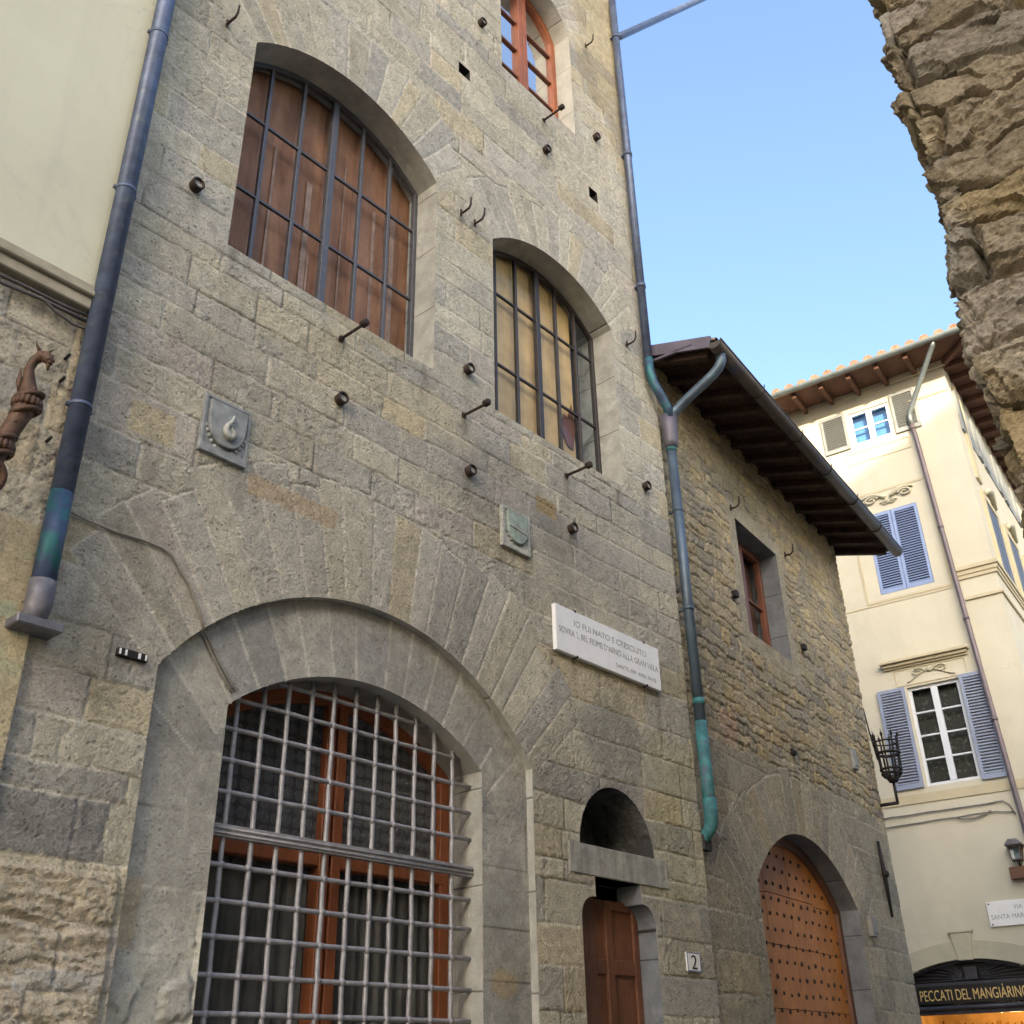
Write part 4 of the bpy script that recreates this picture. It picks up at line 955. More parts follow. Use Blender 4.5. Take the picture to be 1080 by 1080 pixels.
for s_ in (-1, 1):
    for j in range(9):
        a_ = R_(6 + j * 8.5); L_ = 0.30 + 1.05 * (1 - j / 9.0)
        p = []
        for k in range(12):
            t = k / 11; uu = c0 + s_ * (0.12 + L_ * t); zz = 2.93 + 0.03 * j * 0.5 + (0.30 * (1 - (1 - t) ** 2) if j > 4 else 0.045 * j + 0.0) * math.sin(min(1, t * 1.4) * math.pi / 2) * (1 if j > 4 else 1)
            zz = min(zz, SH.top(min(max(uu, SH.u0 + .05), SH.u1 - .05), 0.05)); p.append((uu, -0.10, zz))
        b.tube(p, 0.009, 5)
    swirl(b, c0 + s_ * 0.24, 2.97, 0.09, s_, -0.10, 0.012)
b.box(c0 - 0.10, c0 + 0.11, -0.12, -0.075, 2.93, 3.13)
b.build('fanlight_grille', M_fan, cream)
b = MB(F3); b.face([(u, z) for u, z in SH.outline(0.02, 24, 2.88)], -0.2); b.build('fanlight_backing', M_black, cream)
b = MB(F3); b.box(-2.82, -0.30, -0.16, 0.05, 2.56, 2.848)
fa = b.build('shop_fascia', M_black, cream, 0.006)
b = MB(F3); b.tube([(-2.82, 0.02, 2.50), (-0.3, 0.02, 2.50)], 0.035, 10); b.box(-2.82, -0.3, -0.16, -0.02, 2.40, 2.555); b.build('awning_roller', M_fan, cream)
def text_mb(fr, s, size, u, o, z, name, mat, parent, align='LEFT', width=None, ext=0.003):
    cu = bpy.data.curves.new('lettering', 'FONT'); cu.body = s; cu.size = size; cu.align_x = align; cu.extrude = ext
    ob = bpy.data.objects.new('lettering', cu); COL.objects.link(ob)
    dg = bpy.context.evaluated_depsgraph_get(); dg.update(); me = bpy.data.meshes.new_from_object(ob.evaluated_get(dg))
    bpy.data.objects.remove(ob); bpy.data.curves.remove(cu)
    xs = [v.co.x for v in me.vertices]; sx = 1.0
    if width: sx = width / (max(xs) - min(xs))
    for v in me.vertices: v.co = fr.P(u + v.co.x * sx, o + v.co.z, z + v.co.y)
    me.materials.clear()
    # one object per word: islands grouped by the gaps between words
    bm = bmesh.new(); bm.from_mesh(me); bm.verts.ensure_lookup_table(); bpy.data.meshes.remove(me); seen = set(); isl = []
    ux = lambda v: (v.co - fr.o).dot(fr.u)
    for v in bm.verts:
        if v in seen: continue
        st = [v]; comp = []; seen.add(v)
        while st:
            q = st.pop(); comp.append(q)
            for e in q.link_edges:
                o_ = e.other_vert(q)
                if o_ not in seen: seen.add(o_); st.append(o_)
        isl.append((min(map(ux, comp)), max(map(ux, comp)), comp))
    isl.sort(key=lambda t: t[0]); words = []; end = -1e9
    for a, b_, comp in isl:
        if a - end > 0.17 * size * sx: words.append([])
        words[-1] += comp; end = max(end, b_)
    for wv in words:
        ix = {v: k for k, v in enumerate(wv)}; wm = bpy.data.meshes.new(name)
        wm.from_pydata([tuple(v.co) for v in wv], [], [[ix[v] for v in f.verts] for f in {f for v in wv for f in v.link_faces}])
        link_mesh(name, wm, mat, parent)
    bm.free()
text_mb(F3, 'I', 0.25, -2.66, 0.054, 2.615, 'lettering', M_gold, fa)
text_mb(F3, 'PECCATI DEL MANGI\u00c0RINO.', 0.24, -2.45, 0.054, 2.615, 'lettering', M_gold, fa, width=1.80)
# shop interior: shelves of bottles under warm lamps
b = MB(F3); b.box(-2.9, -0.2, -2.6, -2.5, 0, 2.9); b.box(-2.9, -2.83, -2.5, -0.36, 0, 2.9); b.box(-0.28, -0.2, -2.5, -0.36, 0, 2.9); b.box(-2.83, -0.28, -2.5, -0.36, 2.62, 2.72)
M_shop = paint('amber_shop_wall', (0.45, 0.27, 0.09), 0.7, 0, 0.35, 3, 0); b.build('shop_room', M_shop, cream)
for z in (0.9, 1.3, 1.7, 2.05): b = MB(F3); b.box(-2.8, -0.3, -2.5, -2.2, z, z + 0.03); sh = b.build('shelf', M_stud, cream)
M_btl = paint('amber_bottle', (0.30, 0.12, 0.02), 0.15, 0, 0.8, 9, 0, spec=0.6)
rb = random.Random(8); b = MB(F3)
for z in (0.93, 1.33, 1.73, 2.08):
    u = -2.75
    while u < -0.35:
        h_ = rb.uniform(0.2, 0.3); b.tube([(u, -2.3, z), (u, -2.3, z + h_ * 0.62), (u, -2.3, z + h_ * 0.75), (u, -2.3, z + h_)], [0.04, 0.04, 0.014, 0.014], 8); u += rb.uniform(0.1, 0.16)
o = b.build('bottle', M_btl, sh); o['kind'] = 'stuff'
for (u, o_, z) in ((-0.75, -0.9, 2.52), (-1.45, -1.3, 2.50), (-2.0, -0.8, 2.5)): b = MB(F3); b.ball((u, o_, z), 0.06, 10); b.build('lamp_globe', M_bulb, cream)
pl = bpy.data.lights.new('shop_lamp_light', 'POINT'); pl.energy = 22; pl.color = (1.0, 0.66, 0.30); pl.shadow_soft_size = 0.1
po = bpy.data.objects.new('shop_lamp_light', pl); COL.objects.link(po); po.parent = cream; po.location = F3.P(-1.2, -1.2, 2.35) - wloc(cream)
# roof, rafters, gutter of the cream house
b = MB(F3); EW, EH = 0.85, 15.05
E0 = [(-7.2, EW, EH), (0.48 + EW, EW, EH), (0.48 + EW, -9, EH), (-7.2, -9, EH)]; T0 = [(-7.2, -4, EH + 1.5), (-3.3, -4, EH + 1.5), (-3.3, -9, EH + 1.5), (-7.2, -9, EH + 1.5)]
b.add(E0 + T0, [(0, 1, 5, 4), (1, 2, 6, 5), (4, 5, 6, 7), (0, 3, 7, 4), (2, 3, 7, 6)])
b.add(E0 + [(u, o_, z - 0.04) for u, o_, z in E0], [(0, 1, 5, 4), (1, 2, 6, 5), (2, 3, 7, 6), (3, 0, 4, 7), (4, 5, 6, 7)])
cr = b.build('roof', M_tile, cream)
b = MB(F3)
b.add([(-7.15, EW - 0.03, EH - 0.045), (0.45 + EW, EW - 0.03, EH - 0.045), (0.45 + EW, -8.9, EH - 0.045), (-7.15, -8.9, EH - 0.045)], [(0, 1, 2, 3)]); b.build('soffit', M_raft2, cr, recalc=False)
u = -6.9
while u < 0.5:
    b = MB(F3); b.obox((u, -0.1, EH - 0.11), (u, EW - 0.06, EH - 0.11), 0.10, 0.12); b.build('rafter', M_raft2, cr, 0.01); u += 0.62
k = 0
for k in range(14):
    b = MB(F3S); u = 0.15 + 0.55 * k; b.obox((u, -0.1, EH - 0.11), (u, EW - 0.06, EH - 0.11), 0.12, 0.12); b.build('rafter', M_raft2, cr, 0.01)
b = MB(F3); b.obox((0.40, -0.1, EH - 0.11), (0.40 + EW, EW - 0.1, EH - 0.11), 0.12, 0.12); b.build('rafter', M_raft2, cr, 0.01)
b = MB(F3)
M_cgut = paint('green_grey_gutter', (0.17, 0.20, 0.21), 0.45, 0.4, 0.25, 4, 0.1)
for a_, e_ in (((-7.2, EW + 0.07, EH + 0.01), (0.60 + EW, EW + 0.07, EH + 0.01)), ((0.48 + EW + 0.07, EW + 0.1, EH + 0.01), (0.48 + EW + 0.07, -8, EH + 0.01))):
    a_, e_ = Vector(a_), Vector(e_); d = (e_ - a_).normalized(); x = Vector((d.y, -d.x, 0)); pts = []
    for q in (a_, e_):
        for j in range(11): t = math.pi + math.pi * j / 10; pts.append(tuple(q + x * (0.075 * math.cos(t)) + Vector((0, 0, 0.085 * math.sin(t)))))
    b.add(pts, [(j, j + 1, 12 + j, 11 + j) for j in range(10)], True)
b.build('gutter', M_cgut, cr, recalc=False)
b = MB(F3); u = -7.1
while u < 0.48 + EW:
    pts = []
    for (oo_, zz, rr_) in ((EW + 0.08, EH + 0.05, 0.105), (EW - 1.2, EH + 0.05 + 0.40, 0.09)):
        for j in range(7): t = math.pi * j / 6; pts.append((u + rr_ * math.cos(t), oo_, zz + rr_ * math.sin(t)))
    b.add(pts, [(j, j + 1, 8 + j, 7 + j) for j in range(6)], True); b.add(pts[:7], [list(range(7))]); u += 0.30
b.build('tile', M_tile, cr, recalc=False)

# ================================================================== LEFT PLASTERED HOUSE
left = thing('plastered_house', (-1.5, 0, 0), 'pale plastered house on a rough stone base at the left', 'building')
def lay_left(u, z):
    sid, d = ashlar(u, z, [0, 0.4, 0.8, 1.2, 1.6, 2.0, 2.4, 2.8, 3.2, 3.69, 4.05, 4.42, 4.7, 5.05, 5.35, 5.65, 6.0], 101, 0.4, 0.8, 0.014)
    pal = [((0.43, 0.38, 0.29), 3), ((0.46, 0.39, 0.27), 3), ((0.40, 0.37, 0.30), 2), ((0.50, 0.42, 0.27), 1)]
    h, c = finish(u, z, sid, d, pal, 102, 0.014, 0.007, 0.006, 0.003, (0.5, 0.46, 0.38), 0.5, 0.5)
    pt = sstep(0.60, 0.68, fbm(u, z, 22, 2, 103)) * (z > 4.5); h = h - 0.004 * pt; c = c * (1 - 0.25 * pt[..., None])
    k = sstep(0, 0.02, 4.43 + 0.05 * (fbm(u, z, 4, 3, 104) - 0.5) - z)
    h = h * (1 - 0.6 * k) + 0.006 * k; c = c * (1 - 0.8 * k[..., None]) + np.array((0.52, 0.43, 0.27)) * (0.85 + 0.3 * fbm(u, z, 4, 4, 105))[..., None] * 0.8 * k[..., None]
    gs = (1 - sstep(0.05, 0.22, np.hypot((u - 2.2) / 1.0, (z - 3.85) / 2.2))) * sstep(0.4, 0.6, fbm(u, z, 9, 3, 106))
    c = c * (1 - 0.5 * gs[..., None]) + np.array((0.32, 0.45, 0.30)) * 0.5 * gs[..., None]
    return h, c
field('base_wall', F1, np.arange(0.6, 2.285, 0.014), np.concatenate([np.arange(0, 2.5, 0.05), np.arange(2.5, 6.0, 0.014)]), [], lay_left, M_ash, left, base=0.025, cell=0.014)
b = MB(F1); b.box(-6, 2.262, -0.2, 0.03, 6.10, 15); b.build('upper_wall', M_plast, left)
b = MB(F1); b.box(-6, 0.6, -0.2, 0.02, 0, 6.10); b.box(0.6, 2.26, -0.2, -0.01, 0, 6.10); b.box(-6, -5.8, -8, -0.2, 0, 15); b.build('wall', M_yplast, left)
b = MB(F1)
b.box(-6, 2.21, 0.0, 0.09, 5.945, 6.03); b.box(-6, 2.22, 0.0, 0.12, 6.032, 6.075); b.box(-6, 2.215, 0.0, 0.10, 6.077, 6.125)
M_corn = paint('old_cornice', (0.36, 0.32, 0.24), 0.85, 0, 0.25, 5, 0.3, 0.006, 0.15, 30)
b.build('cornice', M_corn, left, 0.008)
b = MB(F1); b.prism([(-6.4, 15.0), (2.25, 15.0), (2.25, 15.15), (-6.4, 15.15)], -8, 0.7); b.build('roof', M_tile, left)

# ================================================================== NEAR ROUGH STONE CORNER (right)
near = thing('rough_stone_house', FR.P(1.5, -1, 0), 'rough split stone corner of the near house on the right', 'building')
def lay_near(s, z):
    sid, d = ashlar(s, z, list(np.cumsum([0] + [random.Random(60 + i).uniform(0.15, 0.29) for i in range(60)])), 111, 0.3, 0.8, 0.07)
    pal = [((0.29, 0.23, 0.15), 4), ((0.325, 0.255, 0.155), 3), ((0.25, 0.21, 0.155), 3), ((0.36, 0.27, 0.145), 2), ((0.33, 0.215, 0.155), 0.3)]
    h, c = finish(s, z, sid, d, pal, 112, 0.022, 0.055, 0.010, 0.026, (0.47, 0.41, 0.32), 0.5, 0.55)
    _, t1, t2 = tints(sid, pal, 119)
    sw = s + 0.05 * (fbm(s, z, 7, 3, 122) - 0.5) + 0.3 * t1; zw = z + 0.05 * (fbm(s, z, 7, 3, 123) - 0.5) + (0.5 * t1 - 0.1) * s
    h = h + facets(sw, zw, 0.30, 0.13, 130, 0.013, 0.20) + facets(sw, zw, 0.12, 0.05, 131, 0.0045, 0.13) + facets(sw * 1.1, zw, 0.03, 0.016, 132, 0.0008, 0.09)
    h = h + 0.09 * (fbm(s, z, 1.6, 2, 124) - 0.5) + 0.004 * (fbm(s, z, 40, 3, 121, 0.7) - 0.5) - 0.022
    lm = sstep(0.60, 0.70, fbm(s, z, 2.4, 4, 117)); c = c * (1 - 0.5 * lm[..., None]) + np.array((0.40, 0.35, 0.28)) * 0.5 * lm[..., None]; h = h - 0.01 * lm
    return h, c
def pos_near(s, z, h):
    r = 0.05; U = np.array(FR.u); NN = np.array(FR.n); O = np.array(FR.o); Zv = np.array((0, 0, 1.0))
    t = np.clip((s + r) / (2 * r), 0, 1) * (math.pi / 2)          # 0: street side, pi/2: front
    nx = -np.cos(t); nn = np.sin(t)
    cu = np.where(s > r, s, np.where(s < -r, 0, r - r * np.cos(t))); cn = np.where(s < -r, s, np.where(s > r, 0, -r + r * np.sin(t)))
    return O + (cu + nx * h)[..., None] * U + (cn + nn * h)[..., None] * NN + z[..., None] * Zv
ssn = np.concatenate([np.arange(-2.0, -0.5, 0.05), np.arange(-0.5, 0.9, 0.0075), np.arange(0.9, 3.0, 0.04)])
zsn = np.concatenate([np.arange(0, 2.6, 0.05), np.arange(2.6, 6.0, 0.0075), np.arange(6.0, 8.2, 0.05)])
field('wall', FR, ssn, zsn, [], lay_near, M_near, near, cell=0.01, posf=pos_near).data.polygons.foreach_set('use_smooth', np.zeros((len(ssn) - 1) * (len(zsn) - 1), bool))
b = MB(FR); b.box(0.12, 9, -13.2, -0.10, 0, 8.1)
b.build('rear_wall', M_yplast, near)
b = MB(FR); b.box(-0.2, 9.2, -13.3, 0.2, 8.21, 8.4); b.build('roof', M_tile, near)
# unseen house added behind the viewer, shaped to hold low sun off the street
sq = thing('sun_blocker_house', (-28, -36, 0), 'unseen plain plastered house added behind the viewer to block the sun', 'building')
b = MB(); b.box(-50, -22, 30, 33, 0, 31.0); b.box(-50, -22, 33.001, 42, 0, 24.0); b.box(-21.99, -6, 30, 36, 0, 27.6); b.build('wall', M_yplast, sq)
for i in range(12):
    for k in range(6):
        b = MB(); u = -48.5 + i * 3.5; b.box(u, u + 1.2, 29.95, 29.99, 2 + k * 4, 4 + k * 4); b.build('shutter', M_grey, sq)
b = MB(); b.box(-50, -22, 30.2, 33, 31.004, 31.2); b.box(-21.9, -6, 30.2, 36, 27.604, 27.75); b.box(-50, -22, 33.1, 42, 24.004, 24.2); b.build('roof', M_tile, sq)

# ================================================================== DRAINPIPES
def pipe_wave(p, n=1): return p
lp = thing('drainpipe', F1.P(2.27, 0.1, 3.8), 'blue grey drainpipe at the left edge of the stone house', 'drainpipe', 'drainpipes')
b = MB(F1); b.tube([(2.262, 0.105, 15.0), (2.262, 0.105, 4.62)], 0.066, 16); b.build('pipe', M_pipe, lp)
b = MB(F1); b.tube([(2.262, 0.105, 4.62), (2.262, 0.105, 4.02)], 0.0665, 16); b.build('lower_pipe', M_verd2, lp)
b = MB(F1); b.tube([(2.262, 0.105, 4.06), (2.262, 0.105, 3.95), (2.262, 0.104, 3.90), (2.262, 0.09, 3.86), (2.262, 0.075, 3.83)], [0.074, 0.074, 0.072, 0.066, 0.05], 16); b.build('shoe', M_zinc, lp)
for z in (8.6, 7.0, 5.22):
    b = MB(F1); b.tube([(2.262, 0.105, z + 0.013), (2.262, 0.105, z - 0.013)], 0.070, 16); b.box(2.18, 2.345, 0.075, 0.10, z - 0.01, z + 0.01); b.box(2.245, 2.28, -0.02, 0.1, z - 0.01, z + 0.01); b.build('bracket', M_pipe, lp)
b = MB(F1); b.prism([(2.14, 3.83), (2.40, 3.83), (2.40, 3.775), (2.14, 3.775)], 0.0, 0.17); b.build('ledge', M_zinc, lp, 0.008)
for z in (5.55, 5.38, 4.95):
    b = MB(F1); b.tube([(2.14, 0.03, z), (2.14, 0.09, z + 0.005)], 0.010, 6); b.build('nail', M_iron, lp)

rp = thing('drainpipe', F1.P(8.8, 0.1, 9.0), 'thin blue drainpipe on the skyline edge of the stone house', 'drainpipe', 'drainpipes')
b = MB(F1)
b.tube([(8.83, 0.075, 16.8), (8.83, 0.075, 9.15)], 0.052, 14); b.build('pipe', M_pipe, rp)
b = MB(F1); b.tube([(8.83, 0.075, 15.0), (8.95, 0.085, 15.14), (12.6, 0.12, 19.95)], 0.055, 12); b.build('branch_pipe', M_pipe, rp)
for z in (15.0, 12.6, 10.3):
    b = MB(F1); b.tube([(8.83, 0.075, z + 0.03), (8.83, 0.075, z - 0.03)], 0.062, 14); b.box(8.79, 8.87, -0.02, 0.06, z - 0.012, z + 0.012); b.build('bracket', M_pipe, rp)
b = MB(F1); b.tube([(8.83, 0.075, 9.17), (8.83, 0.08, 8.98), (8.86, 0.10, 8.82), (8.95, 0.13, 8.66), (9.04, 0.14, 8.55), (9.07, 0.14, 8.42)], 0.058, 14); b.build('swan_neck', M_verd2, rp)

M_hop = paint('dull_mauve_metal', (0.13, 0.12, 0.15), 0.5, 0.3, 0.25, 8, 0.1)
dpp = thing('drainpipe', F2.P(0.1, 0.1, 3.6), 'grey green drainpipe between the two stone houses, turquoise at its foot', 'drainpipe', 'drainpipes')
b = MB(F2)
b.tube([(0.13, EO + 0.02, 9.06), (0.13, EO + 0.02, 8.98), (0.13, EO - 0.02, 8.90), (0.13, EO - 0.10, 8.83), (0.125, 0.35, 8.60), (0.11, 0.22, 8.5), (0.105, 0.17, 8.43)], 0.06, 14); b.build('elbow', M_pipe2, dpp)
b = MB(F2); b.tube([(0.10, 0.145, 8.46), (0.10, 0.145, 8.30), (0.10, 0.145, 8.10), (0.10, 0.14, 8.02)], [0.105, 0.10, 0.085, 0.066], 16); b.build('hopper', M_hop, dpp)
b = MB(F2); b.tube([(0.10, 0.14, 8.04), (0.115, 0.13, 4.75)], 0.056, 14); b.build('pipe', M_pipe2, dpp)
b = MB(F2); b.tube([(0.10, 0.14, 8.05), (0.10, 0.14, 7.98)], 0.063, 14); b.build('collar', M_verd, dpp)
b = MB(F2); b.tube([(0.115, 0.131, 5.0), (0.115, 0.131, 4.93)], 0.062, 14); b.build('collar', M_verd, dpp)
b = MB(F2)
b.tube([(0.115, 0.13, 4.76), (0.118, 0.13, 4.1), (0.12, 0.13, 3.86)], 0.062, 14); b.tube([(0.12, 0.13, 3.98), (0.12, 0.13, 3.80), (0.12, 0.11, 3.70), (0.12, 0.04, 3.62), (0.12, -0.02, 3.6)], [0.07, 0.07, 0.066, 0.058, 0.05], 14)
b.build('foot', M_verd, dpp)
b = MB(F2); b.tube([(0.10, 0.1, 3.72), (0.16, 0.2, 3.62), (0.19, 0.24, 3.58)], 0.010, 6); b.build('foot_strap', M_zinc, dpp)
b = MB(F2); b.box(0.06, 0.22, 0.0, 0.06, 3.50, 3.64); b.build('wall_socket', M_dark, dpp)
for z in (7.2, 6.0):
    b = MB(F2); b.tube([(0.107, 0.135, z + 0.02), (0.107, 0.135, z - 0.02)], 0.062, 14); b.box(0.09, 0.12, 0.0, 0.1, z - 0.01, z + 0.01); b.build('bracket', M_pipe2, dpp)

cp = thing('drainpipe', F3.P(-0.2, 0.08, 2), 'thin brown drainpipe running down the cream corner house', 'drainpipe', 'drainpipes')
b = MB(F3); M_cp = paint('mauve_grey_pipe', (0.16, 0.13, 0.14), 0.5, 0.3, 0.2, 4, 0.1)
b.tube([(-0.39, 0.09, 13.84), (-0.36, 0.09, 13.4), (-0.12, 0.09, 5.47), (-0.03, 0.09, 1.5)], 0.05, 10); b.build('pipe', M_cp, cp)
b = MB(F3); b.tube([(0.55, 0.86, 15.0), (0.50, 0.80, 14.93), (-0.36, 0.12, 13.98), (-0.39, 0.09, 13.84), (-0.38, 0.09, 13.7)], 0.055, 10); b.build('upper_bend', M_cgut, cp)
for z, u in ((13.6, -0.37), (11.2, -0.297), (9.2, -0.236), (7.2, -0.175)):
    b = MB(F3); b.tube([(u, 0.09, z + 0.03), (u, 0.09, z - 0.03)], 0.062, 10); b.box(u - 0.02, u + 0.02, -0.02, 0.09, z - 0.015, z + 0.015); b.build('bracket', M_cp, cp)

# ================================================================== IRONWORK ON THE WALLS
def hook_proto(fr, u, z, label, grp):
    t = thing('iron_hook', fr.P(u, 0, z), label, 'hook', grp)
    b = MB(fr); b.tube([(u, -0.03, z), (u, 0.07, z - 0.005), (u + 0.012, 0.105, z + 0.015), (u + 0.018, 0.125, z + 0.06), (u + 0.02, 0.13, z + 0.15)], [0.012, 0.012, 0.012, 0.011, 0.009], 8)
    b.build('prong', M_rust, t)
    b = MB(fr); b.box(u - 0.008, u + 0.008, 0.0, 0.016, z - 0.03, z + 0.055); b.build('plate', M_rust, t); return t
HG = 'iron hooks on the stone walls'
hp = hook_proto(F1, *HK[0], HG)
for u, z, l in HK[1:]:
    c = copy_tree(hp, Vector((u - HK[0][0], 0, z - HK[0][1]))); c['label'] = l
hp2 = hook_proto(F2, 2.06, 8.12, 'iron hook above the upper left corner of the rubble house window', HG)
c = copy_tree(hp2, U2 * (3.93 - 2.06) + Vector((0, 0, 0.04))); c['label'] = 'iron hook right of the rubble house window under the eaves'

KG = 'iron pole sockets on the stone facade'
def knob_proto(u, z, label):
    t = thing('pole_socket', F1.P(u, 0, z), label, 'iron socket', KG)
    n = 14; b = MB(F1); pts = []
    for (o_, r, dz) in ((-0.02, 0.048, 0), (0.062, 0.053, 0.006), (0.067, 0.050, 0.006), (0.067, 0.036, 0.006), (0.03, 0.034, 0.004)):
        for k in range(n): a_ = 2 * math.pi * k / n; pts.append((u + r * math.cos(a_), o_, z + dz + r * math.sin(a_)))
    b.add(pts, [(i * n + k, i * n + (k + 1) % n, (i + 1) * n + (k + 1) % n, (i + 1) * n + k) for i in range(4) for k in range(n)], True)
    b.build('ring', M_rust, t)
    b = MB(F1); b.tube([(u, 0.03, z + 0.004), (u, 0.05, z + 0.006)], 0.036, 12); b.build('core', M_reliefp, t); return t
kp = knob_proto(*KN[0])
for u, z, l in KN[1:]:
    c = copy_tree(kp, Vector((u - KN[0][0], 0, z - KN[0][1]))); c['label'] = l
RG = 'iron rods standing out below the windows'
def rod_proto(u, z, label):
    t = thing('iron_rod', F1.P(u, 0, z), label, 'iron rod', RG)
    b = MB(F1); b.tube([(u, -0.03, z), (u, 0.27, z)], 0.014, 8); b.tube([(u, -0.01, z), (u, 0.012, z)], 0.03, 8); b.build('rod', M_rust, t)
    b = MB(F1); b.tube([(u, 0.25, z), (u, 0.26, z + 0.004), (u, 0.31, z + 0.008), (u, 0.32, z + 0.008)], [0.02, 0.034, 0.034, 0.022], 10); b.build('knob', M_rust, t); return t
rdp = rod_proto(*RD[0])
for u, z, l in RD[1:]:
    c = copy_tree(rdp, Vector((u - RD[0][0], 0, z - RD[0][1]))); c['label'] = l
PG = 'short iron pegs on the rubble house'
def peg(u, z, label):
    b = MB(F2); b.box(u - 0.045, u + 0.045, -0.02, 0.07, z - 0.045, z + 0.045); o = b.build('iron_peg', M_iron, None, 0.012); return tag(o, label, 'iron peg', PG)
peg(1.76, 6.78, 'short iron peg left of the rubble house window'); peg(4.02, 6.77, 'short iron peg right of the rubble house window')
b = MB(F2); b.box(2.98, 3.08, -0.02, 0.03, 5.05, 5.13); b.box(3.0, 3.06, 0.03, 0.06, 5.06, 5.1); tag(b.build('iron_stub', M_iron, None, 0.006), 'little dark iron stub above the studded door arch', 'iron stub')
b = MB(F2); b.box(5.37, 5.53, 0.0, 0.05, 5.36, 5.66); b.box(5.40, 5.50, 0.05, 0.065, 5.40, 5.62); tag(b.build('wall_plate', M_relief, None, 0.008), 'small dark plate high on the rubble house near its far corner', 'wall plate')
t = thing('wall_tie', F2.P(5.85, 0, 3.4), 'upright iron tie bar on the far end of the rubble house', 'tie bar')
b = MB(F2); b.tube([(5.83, 0.04, 4.42), (5.85, 0.045, 4.0), (5.87, 0.04, 3.42)], [0.02, 0.032, 0.018], 8); b.build('bar', M_iron, t)
b = MB(F2); b.ball((5.85, 0.06, 3.98), 0.055, 8); b.build('boss', M_iron, t)
b = MB(F2); b.box(4.86, 5.04, 0.0, 0.06, 3.10, 3.34); b.box(4.88, 5.02, 0.06, 0.07, 3.14, 3.30); tag(b.build('intercom_box', paint('grey_box', (0.24, 0.23, 0.21), 0.6), None, 0.008), 'small grey box right of the studded door', 'box')

# torch basket lantern at the far end
tl = thing('basket_lantern', F2.P(6.45, 0.1, 5.0), 'black wrought iron basket lantern on the far corner of the rubble house', 'lantern')
b = MB(F2); b.tube([(6.44, -0.03, 5.03), (6.44, 0.26, 5.03)], 0.026, 8); b.tube([(6.44, 0.25, 5.02), (6.44, 0.25, 5.36)], 0.022, 8); b.build('arm', M_iron, tl)
b = MB(F2); cc = (6.44, 0.25); nb = 8
for k in range(nb):
    a_ = 2 * math.pi * k / nb; cu, su = math.cos(a_), math.sin(a_)
    b.tube([(cc[0] + 0.03 * cu, cc[1] + 0.03 * su, 5.36), (cc[0] + 0.12 * cu, cc[1] + 0.12 * su, 5.42), (cc[0] + 0.145 * cu, cc[1] + 0.145 * su, 5.52), (cc[0] + 0.16 * cu, cc[1] + 0.16 * su, 5.78), (cc[0] + 0.175 * cu, cc[1] + 0.175 * su, 5.98), (cc[0] + 0.20 * cu, cc[1] + 0.20 * su, 6.10)], [0.016, 0.016, 0.016, 0.015, 0.013, 0.004], 6)
    b.ball((cc[0] + 0.185 * cu, cc[1] + 0.185 * su, 6.02), 0.024, 6, (1, 1, 1.6))
    b.ball((cc[0] + 0.13 * cu, cc[1] + 0.13 * su, 5.46), 0.035, 6)
b.build('basket_bar', M_iron, tl)
for z, r, rr in ((5.52, 0.148, 0.02), (5.76, 0.163, 0.024), (5.93, 0.175, 0.012)):
    b = MB(F2); b.tube([(cc[0] + r * math.cos(2 * math.pi * k / 24), cc[1] + r * math.sin(2 * math.pi * k / 24), z) for k in range(25)], rr, 6, False); b.build('hoop', M_iron, tl)
b = MB(F2); b.tube([(cc[0], cc[1], 5.33), (cc[0], cc[1], 5.42)], [0.06, 0.11], 10); b.build('cup', M_iron, tl)
b = MB(F2); b.tube([(6.44, 0.08, 5.70), (6.44, 0.03, 6.15), (6.44, 0.01, 6.5)], [0.012, 0.011, 0.007], 6); b.tube([(6.44, 0.08, 5.7), (6.44, 0.12, 5.62)], 0.01, 6); b.build('stay', M_iron, tl)

# dragon torch holder on the left house
dg_ = thing('dragon_torch_holder', F1.P(1.82, 0.3, 4.3), 'brown wrought iron dragon torch holder on the left house', 'torch holder')
b = MB(F1)
pa = [(1.745, 0.30, 4.42), (1.775, 0.32, 4.55), (1.80, 0.335, 4.66), (1.83, 0.35, 4.78), (1.855, 0.36, 4.89), (1.86, 0.365, 4.98), (1.845, 0.36, 5.07), (1.832, 0.36, 5.14), (1.842, 0.37, 5.20), (1.865, 0.395, 5.235), (1.885, 0.42, 5.225), (1.895, 0.45, 5.19), (1.897, 0.465, 5.16)]
b.tube(pa, [0.05, 0.058, 0.055, 0.052, 0.062, 0.055, 0.036, 0.027, 0.026, 0.034, 0.036, 0.026, 0.012], 12)
for s_ in (-1, 1):
    b.tube([(1.872 + s_ * 0.018, 0.395, 5.255), (1.872 + s_ * 0.035, 0.39, 5.29), (1.872 + s_ * 0.055, 0.40, 5.315)], [0.012, 0.008, 0.002], 6)
    b.ball((1.885 + s_ * 0.026, 0.432, 5.238), 0.012, 6); b.ball((1.895 + s_ * 0.014, 0.466, 5.19), 0.012, 6)
b.tube([(1.888, 0.44, 5.185), (1.893, 0.455, 5.155), (1.895, 0.455, 5.12)], [0.014, 0.012, 0.004], 6)
b.tube([(1.80, 0.33, 5.14), (1.80, 0.35, 5.05), (1.815, 0.34, 4.98)], [0.004, 0.018, 0.006], 6)
for k in range(6): b.ball((1.865 - 0.01 * k, 0.41 - 0.004 * k, 5.0 - 0.045 * k), 0.016, 6)
b.build('dragon', M_bronze, dg_)
